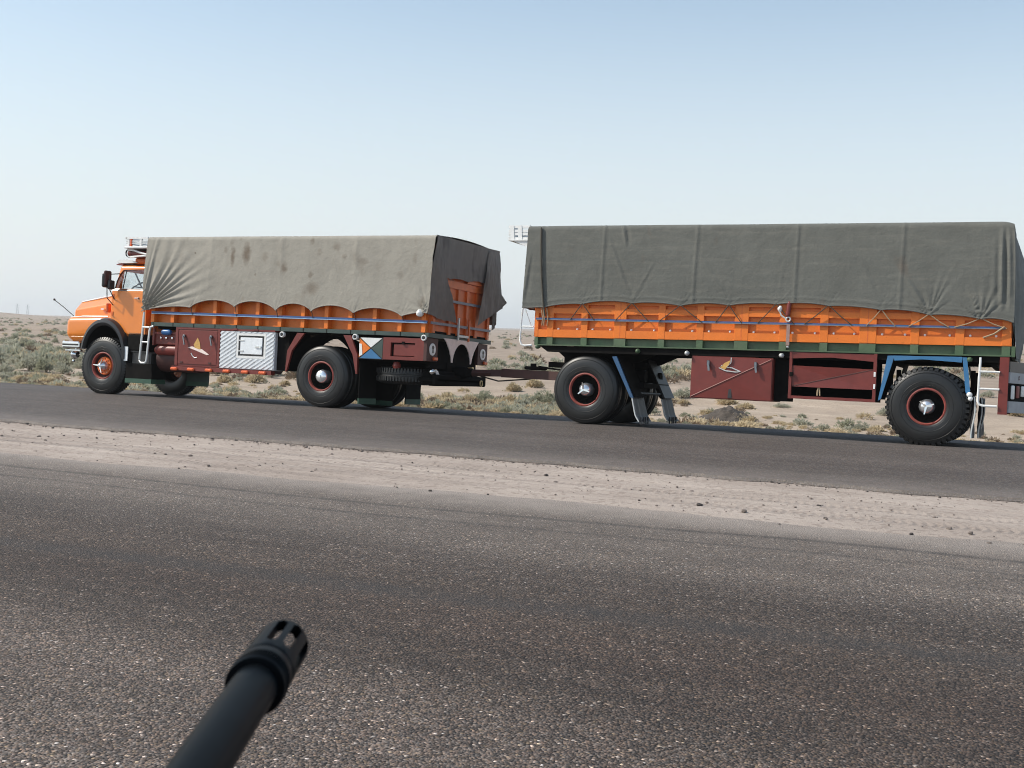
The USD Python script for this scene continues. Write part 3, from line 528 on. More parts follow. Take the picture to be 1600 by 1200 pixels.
for s in (0, 1):
    f = (lambda y: y) if s == 0 else (lambda y: W_ - y)
    fd = rhull([(-4.50, f(y), z) for y in (0.25, 0.62) for z in (1.16, 1.37)] + [(-4.46, f(0.42), 1.40)] + [(-3.35, f(y), 1.40) for y in (0.22, 0.7)] + [(-3.0, f(y), 1.20) for y in (0.24, 0.7)] + [(-4.45, f(0.30), 1.10)], 0.12, 16)
    arch = mprism(ellipse(-3.52, 0.78, 0.535, 0.66), -1, 4)
    fp = part(truck, 'fender', man(fd - arch - mbox(-3.4, -2, -1, 4, 0, 1.0)), 'cab_orange', 30)
    t = np.linspace(math.radians(-8), math.radians(172), 28)
    prof = [(0.475, 0.545, 0.03), (0.475, 0.545, -0.015), (0.50, 0.60, -0.045), (0.545, 0.665, -0.03), (0.57, 0.695, 0.06), (0.57, 0.695, 0.16), (0.50, 0.60, 0.55)]
    A = np.array([[(-3.52 + a * math.cos(x), f(y + 0.03), 0.78 + b * math.sin(x)) for a, b, y in prof] for x in t])
    part(fp, 'wheel_arch', sheet(A if s else A[:, ::-1]), 'black_paint', 40)
    part(fp, 'inner_arch', sheet(np.array([[(-3.52 + 0.50 * math.cos(x), f(y), 0.80 + 0.57 * math.sin(x)) for y in (0.1, 0.72)] for x in t])), 'chassis_black', 40)
    part(fp, 'headlight', moved(spin(lathe_y([(0.001, -0.05), (0.06, -0.035), (0.095, 0.0), (0.115, 0.0), (0.12, 0.03), (0.12, 0.08)], 28), 'x'), (-4.61, f(0.42), 1.27)), 'chrome')
    part(fp, 'fender_trim', tube([(-4.54, f(0.20), 1.47), (-4.2, f(0.17), 1.495), (-3.55, f(0.15), 1.505)], 0.010, 6), 'chrome')
    part(truck, 'turn_signal', box(-3.57, -3.515, min(f(0.09), f(0.20)), max(f(0.09), f(0.20)), 1.58, 1.76, 0.015), 'amber_lens')
# bumper with chrome bars and fog lamps
bp = part(truck, 'bumper', join(box(-4.65, -4.57, 0.10, W_ - 0.10, 0.86, 1.00, 0.02), box(-4.60, -4.17, 0.06, 0.13, 0.87, 0.99, 0.02), box(-4.60, -4.17, W_ - 0.13, W_ - 0.06, 0.87, 0.99, 0.02)), 'chrome')
part(bp, 'bumper_stripe', join(box(-4.58, -4.18, 0.050, 0.062, 0.912, 0.945), box(-4.655, -4.648, 0.2, W_ - 0.2, 0.912, 0.945)), 'black_paint', False)
part(bp, 'lower_bar', box(-4.56, -4.17, 0.10, 0.18, 0.80, 0.84, 0.012), 'chrome')
for y in (0.24, W_ - 0.24):
    part(bp, 'fog_lamp', join(moved(spin(lathe_y([(0.001, -0.06), (0.06, -0.045), (0.085, 0.0), (0.09, 0.03), (0.06, 0.09), (0.001, 0.11)], 24), 'x'), (-4.44, y, 0.74)), cyl((-4.40, y, 0.78), (-4.40, y, 0.87), 0.02, 8)), 'chrome')
    part(bp, 'lamp_ball', moved(trimesh.creation.icosphere(2, 0.03), (-4.43, y - 0.02, 0.61)), 'chrome')
part(truck, 'marker_rod', join(tube([(-4.47, 0.2, 1.50), (-4.70, 0.15, 1.67), (-4.89, 0.10, 1.80)], 0.008, 6), moved(trimesh.creation.icosphere(2, 0.023), (-4.895, 0.10, 1.807))), 'dark_rope')
# mirrors
mr = hold(truck, 'mirror')
part(mr, 'mirror_head', man(rhull([(-3.41, y, z) for y in (-0.16, -0.02) for z in (2.08, 2.28)], 0.035) ), 'black_paint')
part(mr, 'mirror_back', man(rhull([(-3.385, y, z) for y in (-0.15, -0.03) for z in (2.12, 2.34)], 0.03)), 'maroon_dark')
part(mr, 'mirror_head', man(rhull([(-3.325, y, z) for y in (-0.10, 0.0) for z in (2.04, 2.16)], 0.032)), 'black_paint')
part(mr, 'mirror_arm', join(tube([(-3.36, -0.08, 2.30), (-3.34, -0.06, 2.0), (-3.36, 0.12, 1.80)], 0.010, 6), tube([(-3.40, -0.08, 2.08), (-3.40, -0.06, 1.85), (-3.40, 0.12, 1.72)], 0.010, 6), tube([(-3.38, -0.06, 2.30), (-3.33, 0.17, 2.34)], 0.010, 6)), 'black_paint')
mr = hold(truck, 'mirror'); part(mr, 'mirror_head', man(rhull([(-3.42, y, z) for y in (2.42, 2.6) for z in (2.05, 2.3)], 0.04)), 'black_paint'); part(mr, 'mirror_arm', tube([(-3.40, 2.5, 2.05), (-3.28, 2.3, 1.85)], 0.012, 6), 'black_paint')
# sun visor, roof horn box and the white front crown over the cab
part(truck, 'sun_visor', join(prism([(-3.47, 2.56), (-3.42, 2.61), (-3.2, 2.625), (-3.02, 2.585), (-2.95, 2.555), (-3.3, 2.55)], 0.22, W_ - 0.22)), 'white_paint', 30)
part(truck, 'visor_stripe', prism([(-3.47, 2.515), (-3.40, 2.545), (-3.28, 2.54), (-3.30, 2.505)], 0.21, W_ - 0.21), 'maroon_paint', 30)
part(truck, 'roof_ledge', box(-3.06, -2.60, 0.26, W_ - 0.26, 2.54, 2.66, 0.03), 'orange_rear')
sc = hold(truck, 'roof_scoop')
part(sc, 'scoop_shell', man(rhull([(-3.10, y, 2.735) for y in (0.2, W_ - 0.2)] + [(-2.7, y, 2.71) for y in (0.2, W_ - 0.2)], 0.07)), 'maroon_paint')
part(sc, 'scoop_mouth', moved(lathe_y([(0.078, -0.02), (0.085, 0.0), (0.078, 0.02)], 24), (-3.10, 0.15, 2.735)), 'black_paint')
part(sc, 'scoop_trim', join(tube([(-3.12, 0.14, 2.80), (-2.96, 0.12, 2.785), (-2.80, 0.11, 2.74), (-2.60, 0.11, 2.70)], 0.020, 8), tube([(-3.08, 0.15, 2.665), (-2.82, 0.12, 2.672), (-2.60, 0.12, 2.68)], 0.017, 8)), 'white_paint')
cr = hold(truck, 'roof_crown', (-0.08, 0, 0.012))
part(cr, 'crown_rail', join(box(-3.04, -2.50, 0.06, 0.11, 2.985, 3.02), box(-3.04, -2.50, W_ - 0.11, W_ - 0.06, 2.985, 3.02), box(-3.06, -3.01, 0.06, W_ - 0.06, 2.985, 3.02)), 'white_paint', False)
part(cr, 'crown_shelf', box(-3.07, -2.50, 0.05, W_ - 0.05, 2.805, 2.845, 0.01), 'white_paint')
for z in (2.905, 2.945): part(cr, 'crown_slat', join(box(-3.02, -2.50, 0.07, 0.095, z - 0.012, z + 0.012), box(-3.045, -3.02, 0.08, W_ - 0.08, z - 0.012, z + 0.012)), 'silver_paint', False)
for x in (-3.0, -2.70): part(cr, 'crown_post', box(x, x + 0.045, 0.064, 0.10, 2.845, 2.985), 'white_paint', False)
part(cr, 'crown_post', box(-2.93, -2.90, 0.062, 0.10, 2.845, 2.985), 'amber_lens', False)
# behind the cab: step, battery box, ladder, air tanks
part(truck, 'cab_step', join(box(-2.95, -2.55, 0.05, 0.75, 0.86, 1.17, 0.02)), 'chassis_black')
part(truck, 'splash_plate', prism([(-3.02, 0.935), (-2.90, 0.93), (-2.905, 0.66), (-2.985, 0.66)], 0.02, 0.035), 'aluminium', False)
part(truck, 'battery_box', join(box(-2.88, -2.42, 0.10, 0.6, 0.56, 0.85, 0.03), box(-2.90, -2.45, 0.08, 0.1, 0.83, 0.86)), 'black_paint')
fl = part(truck, 'mud_flap', box(-2.97, -2.34, 0.07, 0.45, 0.25, 0.62), 'chassis_black', False); part(fl, 'flap_edge', box(-2.972, -2.338, 0.062, 0.46, 0.245, 0.33), 'flap_green', False)
fl = part(truck, 'mud_flap', box(-2.97, -2.93, W_ - 0.5, W_ - 0.05, 0.25, 0.7), 'chassis_black', False)
ld = hold(truck, 'ladder')
part(ld, 'ladder_rail', tube([(-2.50, -0.03, 1.60), (-2.515, -0.04, 1.2), (-2.545, -0.05, 0.70), (-2.53, -0.05, 0.655), (-2.49, -0.05, 0.635), (-2.42, -0.05, 0.635), (-2.385, -0.05, 0.655), (-2.372, -0.05, 0.70), (-2.345, -0.04, 1.25), (-2.33, -0.03, 1.32), (-2.27, -0.02, 1.335)], 0.022, 8), 'silver_paint')
for z in (1.31, 1.03): part(ld, 'ladder_rung', cyl((-2.51 - (1.31 - z) * .06, -0.04, z), (-2.345 - (1.31 - z) * .06, -0.04, z), 0.019, 8), 'silver_paint')
part(truck, 'air_tank', moved(spin(lathe_y([(0.001, -0.30), (0.07, -0.285), (0.10, -0.24), (0.10, 0.24), (0.07, 0.285), (0.001, 0.30)], 24), 'x'), (-2.05, 0.18, 0.90)), 'maroon_paint')
part(truck, 'valve_panel', join(box(-2.34, -1.76, 0.10, 0.14, 1.00, 1.24, 0.01), box(-2.36, -2.32, 0.07, 0.12, 0.98, 1.30), box(-2.34, -1.76, 0.07, 0.11, 1.20, 1.235)), 'maroon_paint', False)
part(truck, 'gas_bottle', moved(spin(lathe_y([(0.001, -0.11), (0.04, -0.10), (0.055, -0.06), (0.055, 0.06), (0.04, 0.10), (0.001, 0.11)], 20), 'x'), (-2.02, 0.06, 1.235)), 'blue_tank')
for x in (-2.17, -2.04, -1.90): part(truck, 'valve_cap', moved(lathe_y([(0.001, -0.015), (0.02, -0.012), (0.026, 0.0), (0.026, 0.02)], 16), (x, 0.085, 1.125)), 'chrome')
part(truck, 'fuel_tank', moved(spin(lathe_y([(0.001, -0.48), (0.22, -0.47), (0.25, -0.44), (0.25, 0.44), (0.22, 0.47), (0.001, 0.48)], 28), 'x'), (-1.9, 0.42, 0.74)), 'maroon_dark')
part(truck, 'fuel_tank', box(-2.2, -0.9, W_ - 0.55, W_ - 0.08, 0.55, 1.1, 0.05), 'maroon_dark')
# maroon tool box with painted bird
tb = part(truck, 'tool_box', join(box(-1.755, -0.745, 0.02, 0.75, 0.61, 1.34, 0.006), box(-1.76, -1.70, 0.005, 0.02, 0.63, 1.345), box(-0.79, -0.74, 0.005, 0.02, 0.63, 1.345), box(-1.70, -0.79, 0.005, 0.02, 1.30, 1.345)), 'maroon_paint', False)
part(tb, 'box_door', box(-1.69, -0.80, 0.008, 0.02, 0.655, 1.285, 0.004), 'maroon_paint', False)
for x in (-1.55, -0.93): part(tb, 'door_latch', join(box(x - 0.025, x + 0.025, -0.03, 0.01, 1.15, 1.20, 0.008), obox((x, 1.17), (x + 0.04, 1.01), 0.022, 0.02, -0.05)), 'steel')
part(tb, 'painted_bird', prism([(-1.47, 0.965), (-1.36, 0.985), (-1.27, 0.955), (-1.14, 0.94), (-0.97, 0.845), (-1.02, 0.835), (-1.17, 0.88), (-1.30, 0.92)], 0.004, 0.0085), 'pink_white', False, label='faded pink bird body painted on the box door')
part(tb, 'painted_wing', prism([(-1.30, 0.96), (-1.33, 1.02), (-1.245, 1.15), (-1.19, 1.06), (-1.17, 0.93), (-1.24, 0.945)], 0.003, 0.0085), 'tan_paint', False, label='yellow wing painted on the box door')
part(tb, 'painted_hook', tube([(-1.38, 0.007, 0.86), (-1.35, 0.007, 0.81), (-1.30, 0.007, 0.775), (-1.25, 0.007, 0.785)], 0.010, 6), 'silver_paint')
for x in (-1.60, -0.95): part(tb, 'hinge', box(x - 0.03, x + 0.03, -0.002, 0.02, 0.675, 0.70), 'maroon_dark', False)
# polished chevron locker
kb = part(truck, 'polished_locker', box(-0.735, 0.465, 0.02, 0.8, 0.61, 1.295, 0.004), 'aluminium', False)
part(truck, 'locker_top_rail', join(box(-0.74, 0.47, 0.0, 0.3, 1.30, 1.335), [box(x, x + 0.1, -0.012, 0.02, 1.315, 1.345) for x in (-0.45, 0.0)]), 'maroon_paint', False)
ridges = []
for c in np.arange(-1.2, 1.9, 0.074):
    pts = [(x, c + 0.62 * (x + 0.735)) for x in (-0.735, 0.465)]
    seg = Polygon([(pts[0][0], pts[0][1] - 0.016), (pts[1][0], pts[1][1] - 0.016), (pts[1][0], pts[1][1] + 0.016), (pts[0][0], pts[0][1] + 0.016)]).intersection(Polygon([(-0.725, 0.62), (0.455, 0.62), (0.455, 1.285), (-0.725, 1.285)]).difference(Polygon([(-0.37, 0.80), (0.29, 0.80), (0.29, 1.27), (-0.37, 1.27)])))
    for g in getattr(seg, 'geoms', [seg]):
        if g.geom_type == 'Polygon' and g.area > 1e-4: ridges.append(prism(g, -0.002, 0.0215))
for rdg in ridges: part(kb, 'embossed_ridge', rdg, 'aluminium', False)
part(kb, 'door_frame', join(box(-0.36, 0.28, 0.004, 0.0205, 1.22, 1.262), box(-0.36, 0.28, 0.004, 0.0205, 0.81, 0.85), box(-0.36, -0.32, 0.004, 0.0205, 0.85, 1.22), box(0.24, 0.28, 0.004, 0.0205, 0.85, 1.22)), 'white_paint', False)
kd = part(kb, 'locker_door', box(-0.28, 0.20, 0.006, 0.0205, 0.885, 1.185, 0.004), 'aluminium', False)
part(kb, 'door_gap', join(box(-0.318, 0.238, 0.014, 0.0204, 1.188, 1.217), box(-0.318, 0.238, 0.014, 0.0204, 0.853, 0.882), box(-0.318, -0.283, 0.014, 0.0204, 0.882, 1.188), box(0.203, 0.238, 0.014, 0.0204, 0.882, 1.188)), 'black_paint', False)
part(kb, 'locker_handle', join(box(0.05, 0.17, -0.015, 0.006, 1.005, 1.04, 0.006), cyl((0.17, -0.02, 1.02), (0.17, 0.01, 1.02), 0.022, 12)), 'chrome')
for z in (0.93, 1.12): part(kb, 'hinge', box(-0.31, -0.20, -0.004, 0.006, z, z + 0.02), 'silver_paint', False)
# step bar with orange lamps
sb = part(truck, 'step_bar', obox((-1.80, 0.572), (0.44, 0.560), 0.075, 0.12, -0.02), 'maroon_paint', False)
for x in (-1.72, -1.33, -0.92, -0.52, -0.11, 0.27): part(sb, 'side_lamp', box(x - 0.09, x + 0.07, -0.065, -0.015, 0.525, 0.585, 0.02), 'amber_lens')
fl = part(truck, 'mud_flap', box(-2.19, -1.66, 0.90, 0.92, 0.25, 0.62), 'dark_green', False); part(fl, 'flap_edge', box(-2.195, -1.655, 0.892, 0.899, 0.235, 0.32), 'flap_green', False)
# rear wheel arch struts and backing
for a, b, c in (((1.02, 1.30), (0.80, 0.98), (0.735, 0.60)), ((1.98, 1.29), (2.16, 0.95), (2.20, 0.62))):
    s = hold(truck, 'fender_strut'); q = 0.075
    part(s, 'strut', join(prism([(a[0] - q, a[1]), (a[0] + q, a[1]), (b[0] + 0.045, b[1]), (b[0] - 0.05, b[1])], 0.0, 0.05), prism([(b[0] - 0.05, b[1]), (b[0] + 0.045, b[1]), (c[0] + 0.012, c[1]), (c[0] - 0.012, c[1])], 0.0, 0.05)), 'maroon_paint', False)
t = np.linspace(math.radians(10), math.radians(170), 20)
part(truck, 'inner_arch', sheet(np.array([[(1.465 + 0.68 * math.cos(x), y, 0.62 + 0.66 * math.sin(x)) for y in (0.06, 0.75)] for x in t])), 'chassis_black', 40)
part(truck, 'inner_arch', sheet(np.array([[(1.465 + 0.68 * math.cos(x), y, 0.62 + 0.66 * math.sin(x)) for y in (W_ - 0.75, W_ - 0.06)] for x in t])), 'chassis_black', 40)
part(truck, 'underbody_plate', box(0.47, 0.72, 0.1, 0.75, 0.62, 1.30), 'chassis_black', False); part(truck, 'underbody_plate', box(2.22, 3.4, 0.35, 0.40, 0.86, 1.3), 'chassis_black', False)
for x in (0.63, 1.88 + 0.27, 3.50):
    lm = hold(truck, 'marker_lamp'); z = 1.262 if x < 3 else 1.285
    part(lm, 'lamp_ring', moved(lathe_y([(0.030, -0.02), (0.040, -0.032), (0.052, -0.02), (0.052, 0.03)], 24), (x, 0, z)), 'white_paint'); part(lm, 'lamp_lens', moved(lathe_y([(0.001, -0.022), (0.032, -0.016), (0.034, 0.0)], 20), (x, 0, z)), 'black_paint')
# reflector board of four triangles
rb = hold(truck, 'reflector_board')
x0, x1, z0, z1 = 2.235, 2.70, 0.90, 1.255; xc, zc = (x0 + x1) / 2, (z0 + z1) / 2; g = 0.006
for nm, tri, mt in (('white_triangle', [(x0 + 3 * g, z1), (x1 - 3 * g, z1), (xc, zc + 2 * g)], 'white_paint'), ('orange_triangle', [(x0, z1 - 2 * g), (xc - 2 * g, zc), (x0, z0 + 2 * g)], 'orange_paint'), ('blue_triangle', [(x0 + 3 * g, z0), (xc, zc - 2 * g), (x1 - 3 * g, z0)], 'blue_paint'), ('green_triangle', [(x1, z1 - 2 * g), (x1, z0 + 2 * g), (xc + 2 * g, zc)], 'dark_green')):
    part(rb, nm, prism(tri, 0.004, 0.02), mt, False)
part(rb, 'white_border', prism([(x0 - 0.004, z1 - 0.1), (x0 + 0.05, z1 - 0.11), (x0 + 0.07, z0 + 0.06), (x0 + 0.01, z0 + 0.03)], -0.001, 0.0035), 'white_paint', False)
part(rb, 'board_back', box(x0 - 0.01, x1 + 0.01, 0.0205, 0.05, z0 - 0.01, z1 + 0.01), 'black_paint', False)
# maroon rear skirt with recessed locker
sk = part(truck, 'rear_skirt', join(box(2.71, 3.50, 0.0, 0.3, 1.19, 1.275), box(2.71, 3.50, 0.0, 0.3, 0.895, 0.955), box(2.71, 2.86, 0.0, 0.3, 0.955, 1.19), box(3.33, 3.50, 0.0, 0.3, 0.955, 1.19)), 'maroon_paint', False)
part(sk, 'locker_door', box(2.91, 3.325, 0.02, 0.05, 0.965, 1.17, 0.006), 'maroon_paint', False); part(sk, 'locker_gap', box(2.86, 3.33, 0.055, 0.06, 0.955, 1.19), 'chassis_black', False)
part(sk, 'door_catch', box(3.08, 3.13, -0.012, 0.02, 1.165, 1.21), 'chassis_black', False)
# spare tyre slung flat below the bed
spr = hold(truck, 'spare_tyre', (2.88, 0.60, 0.50)); t, b = tyre_mesh(0.53, 0.27, 60, 0.010)
part(spr, 'tyre', spin(t, 'z'), 'rubber'); part(spr, 'tread_blocks', spin(b, 'z'), 'rubber', False, kind='stuff')
part(spr, 'rim', spin(lathe_y([(0.26, 0.03), (0.24, 0.02), (0.2, 0.10), (0.05, 0.12), (0.001, 0.12)], 40), 'z'), 'maroon_dark')
part(truck, 'hanger_cap', join(moved(spin(lathe_y([(0.001, 0.07), (0.05, 0.06), (0.075, 0.0), (0.06, -0.05)], 20), 'z'), (2.93, 0.12, 0.80)), cyl((2.93, 0.12, 0.60), (2.93, 0.12, 0.78), 0.025, 8)), 'maroon_paint')
# rear mud flaps
for y in (0.10, W_ - 0.62):
    fl = part(truck, 'mud_flap', box(2.20, 2.215, y, y + 0.58, 0.12, 0.85), 'chassis_black', False); part(fl, 'flap_edge', box(2.195, 2.2195, y - 0.004, y + 0.584, 0.10, 0.20), 'flap_green', False)
fl = part(truck, 'mud_flap', box(1.75, 2.29, 1.15, 1.17, 0.08, 0.80), 'chassis_black', False); part(fl, 'flap_edge', box(1.745, 2.295, 1.142, 1.149, 0.075, 0.16), 'flap_green', False)
# rear cross beam, tail corners, arches, coupling
zb = lambda x: 1.380 - 0.0125 * (x - 0.6)
part(truck, 'rear_bumper', join(box(3.05, 3.66, 0.25, W_ - 0.2, 0.55, 0.62, 0.02), prism([(2.5, 0.72), (3.45, 0.70), (3.68, 0.56), (3.55, 0.50), (2.6, 0.47)], 0.55, 0.62), prism([(2.5, 0.72), (3.45, 0.70), (3.68, 0.56), (3.55, 0.50), (2.6, 0.47)], W_ - 0.45, W_ - 0.38), box(3.58, 3.66, 0.2, W_ - 0.2, 0.50, 0.68, 0.02)), 'chassis_black', False)
part(truck, 'tool_crate', box(2.95, 3.56, 0.32, 2.05, 0.51, 0.74, 0.02), 'chassis_black', False)
part(truck, 'tail_frame', join(box(3.40, 3.48, 0.30, W_ - 0.30, 0.78, 1.26), box(3.3, 3.5, 0.9, 1.5, 0.62, 0.9)), 'chassis_black', False)
for y in (0.0, W_ - 0.40):
    tp = part(truck, 'tail_panel', box(3.50, 3.56, y, y + 0.40, 0.90, 1.29), 'maroon_dark', False)
    c = (3.562, y + 0.2, 1.10)
    pl = part(tp, 'oval_plate', moved(spin(lathe_y([(0.001, 0.008), (0.09, 0.008), (0.092, 0.0)], 32), 'x'), (0, 0, 0)), 'white_paint'); 
    UsdGeom.Xformable(stage.GetPrimAtPath(pl)).AddTranslateOp().Set(Gf.Vec3d(*c)); UsdGeom.Xformable(stage.GetPrimAtPath(pl)).AddScaleOp().Set(Gf.Vec3f(1, 1.25, 1.15))
    em = [(-0.012, -0.05), (0.02, -0.05), (0.016, 0.0), (0.03, 0.03), (0.01, 0.055), (-0.018, 0.05), (-0.022, 0.02), (-0.008, 0.0)]
    part(tp, 'plate_figure', prism_x([(c[1] + a * 1.5, c[2] + b * 1.2) for a, b in em], 3.5715, 3.575), 'black_paint', False)
    part(tp, 'tail_lamp', box(3.56, 3.60, y + 0.22, y + 0.36, 0.915, 0.97, 0.008), 'amber_lens')
P = Polygon([(0.55, 1.315), (1.95, 1.315), (1.88, 1.25), (1.76, 1.12), (1.69, 1.0), (1.66, 0.90), (1.60, 0.90), (0.94, 0.90), (0.88, 0.90), (0.85, 1.0), (0.78, 1.12), (0.66, 1.25)])
P = P.difference(Polygon(ellipse(1.27, 0.87, 0.355, 0.375))).difference(Polygon([(0.955, 0.80), (1.585, 0.80), (1.585, 0.885), (0.955, 0.885)]))
part(truck, 'arch_panel', prism_x(P, 3.58, 3.595), 'pink_white', False)
part(truck, 'tow_coupling', join(cyl((3.4, 1.2, 0.74), (3.80, 1.2, 0.74), 0.07), box(3.72, 3.86, 1.1, 1.3, 0.66, 0.82, 0.03), man(rhull([(3.55, 1.2, 0.74), (3.7, 1.2, 0.74)], 0.11))), 'chassis_black')
part(truck, 'tail_lamp', moved(trimesh.creation.icosphere(2, 0.05), (3.60, 0.16, 0.72)), 'chrome'); part(truck, 'tail_bracket', prism_x([(0.26, 0.76), (0.34, 0.74), (0.48, 0.60), (0.34, 0.61)], 3.60, 3.615), 'aluminium', False)
part(truck, 'shackle', moved(spin(lathe_y([(0.05 + 0.014 * math.cos(t), 0.014 * math.sin(t)) for t in np.linspace(0, 6.283, 7)], 16), 'x'), (3.68, 1.95, 0.56)), 'brass')
part(truck, 'hose_coupling', join(cyl((3.5, 1.62, 0.80), (3.66, 1.62, 0.815), 0.04), cyl((3.5, 1.85, 0.74), (3.68, 1.85, 0.735), 0.04)), 'brass')
# the bed
bx0, bx1 = -2.35, 3.55
bm = part(truck, 'bed_beam', prism([(bx0, 1.345), (bx1, 1.302), (bx1, 1.372), (bx0, 1.416)], 0.0, 0.20), 'dark_green', False)
part(truck, 'bed_beam', prism([(bx0, 1.345), (bx1, 1.302), (bx1, 1.372), (bx0, 1.416)], W_ - 0.0, W_ + 0.1), 'dark_green', False)
part(truck, 'bed_floor', box(bx0, bx1, 0.20, W_, 1.30, 1.42), 'chassis_black', False)
RX = [-2.33, -1.86, -1.375, -0.89, -0.41, 0.065, 0.55, 1.04, 1.53, 2.02, 2.51, 3.01, 3.47]
for x in RX: part(bm, 'beam_joint', box(x + 0.02, x + 0.034, -0.003, 0.01, 1.330 - 0.0073 * x, 1.398 - 0.0073 * x), 'chassis_black', False)
top_z = lambda x: 1.9
for s in (0, 1):
    f = (lambda y: y) if s == 0 else (lambda y: W_ + 0.1 - y)
    lo, hi = sorted((f(0.125), f(0.15)))
    side = part(truck, 'bed_side', prism([(bx0, 1.419), (bx1, 1.376), (bx1, 1.98), (bx0, 2.0)], lo, hi), 'orange_paint', False)
    lo, hi = sorted((f(0.005), f(0.125)))
    for x in RX: part(side, 'side_rib', box(x - 0.04, x + 0.04, lo, hi, 1.4175 - 0.0073 * (x + 2.35), 1.98, 0.004), 'orange_paint', False)
    lo, hi = sorted((f(-0.022), f(0.003)))
    part(side, 'side_rail', prism([(-2.335, 1.577), (3.55, 1.537), (3.55, 1.578), (-2.335, 1.620)], lo, hi), 'rail_blue', False)
    part(side, 'rail_edge', prism([(-2.335, 1.572), (3.55, 1.532), (3.55, 1.545), (-2.335, 1.585)], lo - 0.003, hi - 0.001), 'pale_blue', False) if s == 0 else None
part(truck, 'front_board', box(-2.40, -2.352, 0.06, W_ + 0.04, 1.42, 2.6), 'orange_rear', False)
tg = part(truck, 'tailgate', box(3.50, 3.545, 0.11, W_ - 0.01, 1.38, 2.42), 'orange_rear', False)
for y in (0.14, 0.72, 1.05, 1.40, 1.78, 2.30): part(tg, 'gate_post', box(3.545, 3.58, y, y + 0.09, 1.385, 2.20), 'orange_rear', False)
part(tg, 'gate_rail', box(3.545, 3.575, 0.24, 2.29, 2.205, 2.33), 'orange_rear', False)
part(tg, 'gate_peak', prism_x([(1.35, 2.335), (1.95, 2.335), (1.92, 2.48), (1.65, 2.56), (1.45, 2.54)], 3.547, 3.60), 'orange_rear', False)
for z in (1.55, 1.97): part(tg, 'gate_bar', box(3.582, 3.60, 0.05, W_, z - 0.022, z + 0.022), 'rail_grey', False)
gl = hold(truck, 'rear_ladder'); part(gl, 'ladder_rail', box(3.601, 3.625, 1.03, 1.07, 1.30, 1.70), 'silver_paint', False); part(gl, 'ladder_rail', box(3.601, 3.625, 1.45, 1.49, 1.30, 1.70), 'orange_rear', False); part(gl, 'ladder_rung', box(3.603, 3.623, 1.07, 1.45, 1.36, 1.40), 'silver_paint', False)
part(truck, 'rear_beam', box(3.55, 3.58, 0.0, W_ + 0.1, 1.30, 1.374), 'dark_green', False)

# ------------------------------------------------------------------ truck tarpaulin
def across(y0, y1, zt, r, step_top=0.08):
    """Arc-length stations over the load: near side (by its own station), rounded edges, roof, far side."""
    return None
def tarp_surface(xs_, bottom, zt, y0, y1, n_side, n_top, relief, far_bottom, lean=0.05, roof=0.05):
    P = np.zeros((len(xs_), n_side + n_top + 14, 3))
    r = 0.07
    for i, x in enumerate(xs_):
        b = bottom(x)
        s = np.linspace(0, 1, n_side); z = b + (zt - r - b) * s
        near = np.stack([np.full(n_side, x), y0 - lean * np.sin(np.pi * np.clip(1 - s, 0, 1) * 0.5), z], 1)
        a = np.linspace(0, np.pi / 2, 5)[1:]
        e1_ = np.stack([np.full(4, x), y0 + r - r * np.cos(a), zt - r + r * np.sin(a)], 1)
        t = np.linspace(0, 1, n_top + 2)[1:-1]
        rf = np.stack([np.full(n_top, x), y0 + r + (y1 - y0 - 2 * r) * t, zt + roof * np.sin(np.pi * t)], 1)
        e2 = np.stack([np.full(4, x), y1 - r + r * np.sin(a), zt - r + r * np.cos(a)], 1); e2[0:0]
        s2 = np.linspace(0, 1, 6)
        fr = np.stack([np.full(6, x), np.full(6, y1 + 0.02), zt - r - 0.01 + (far_bottom - zt) * s2], 1)
        P[i] = np.concatenate([near, e1_, rf, e2, fr])
    dn = relief(P[:, :n_side + 4, 0], P[:, :n_side + 4, 2])
    P[:, :n_side + 4, 1] -= dn
    return P
fb = lambda p, o, s: meshkit.fbm(p, o, s) - 0.5
def fan(x, z, ox, oz, a0, a1, n, reach, amp, seed, start=0.05):
    """Folds that radiate from a tied corner."""
    dx, dz = x - ox, z - oz; r = np.hypot(dx, dz) + 1e-6; th = np.arctan2(dz, dx)
    wob = fb(np.stack([th * 3, r * 0.5, th * 0 + seed], -1), 2, seed) * 2.2
    w = np.exp(-(r / reach) ** 1.6) * np.clip(r / start, 0, 1)
    win = np.clip((th - a0) / 0.12, 0, 1) * np.clip((a1 - th) / 0.12, 0, 1)
    ph = (th - a0) / (a1 - a0) * n + wob
    sh = np.abs((ph % 1.0) - 0.5) * 2
    return amp * w * win * (0.5 + 0.5 * np.cos(np.pi * sh) - 0.55)
CUS = [(-2.535, 1.606), (-1.394, 1.701), (-0.394, 1.731), (0.506, 1.685), (1.253, 1.683), (2.122, 1.667), (3.075, 1.638), (3.60, 1.705)]
RISE = [0.055, 0.135, 0.135, 0.135, 0.125, 0.12, 0.03]
def truck_hem(x):
    for (xa, za), (xb, zb_), h in zip(CUS[:-1], CUS[1:], RISE):
        if x <= xb or xb == 3.60:
            t = np.clip((x - xa) / (xb - xa), 0, 1); return za + (zb_ - za) * t + h * (4 * t * (1 - t)) ** 0.72
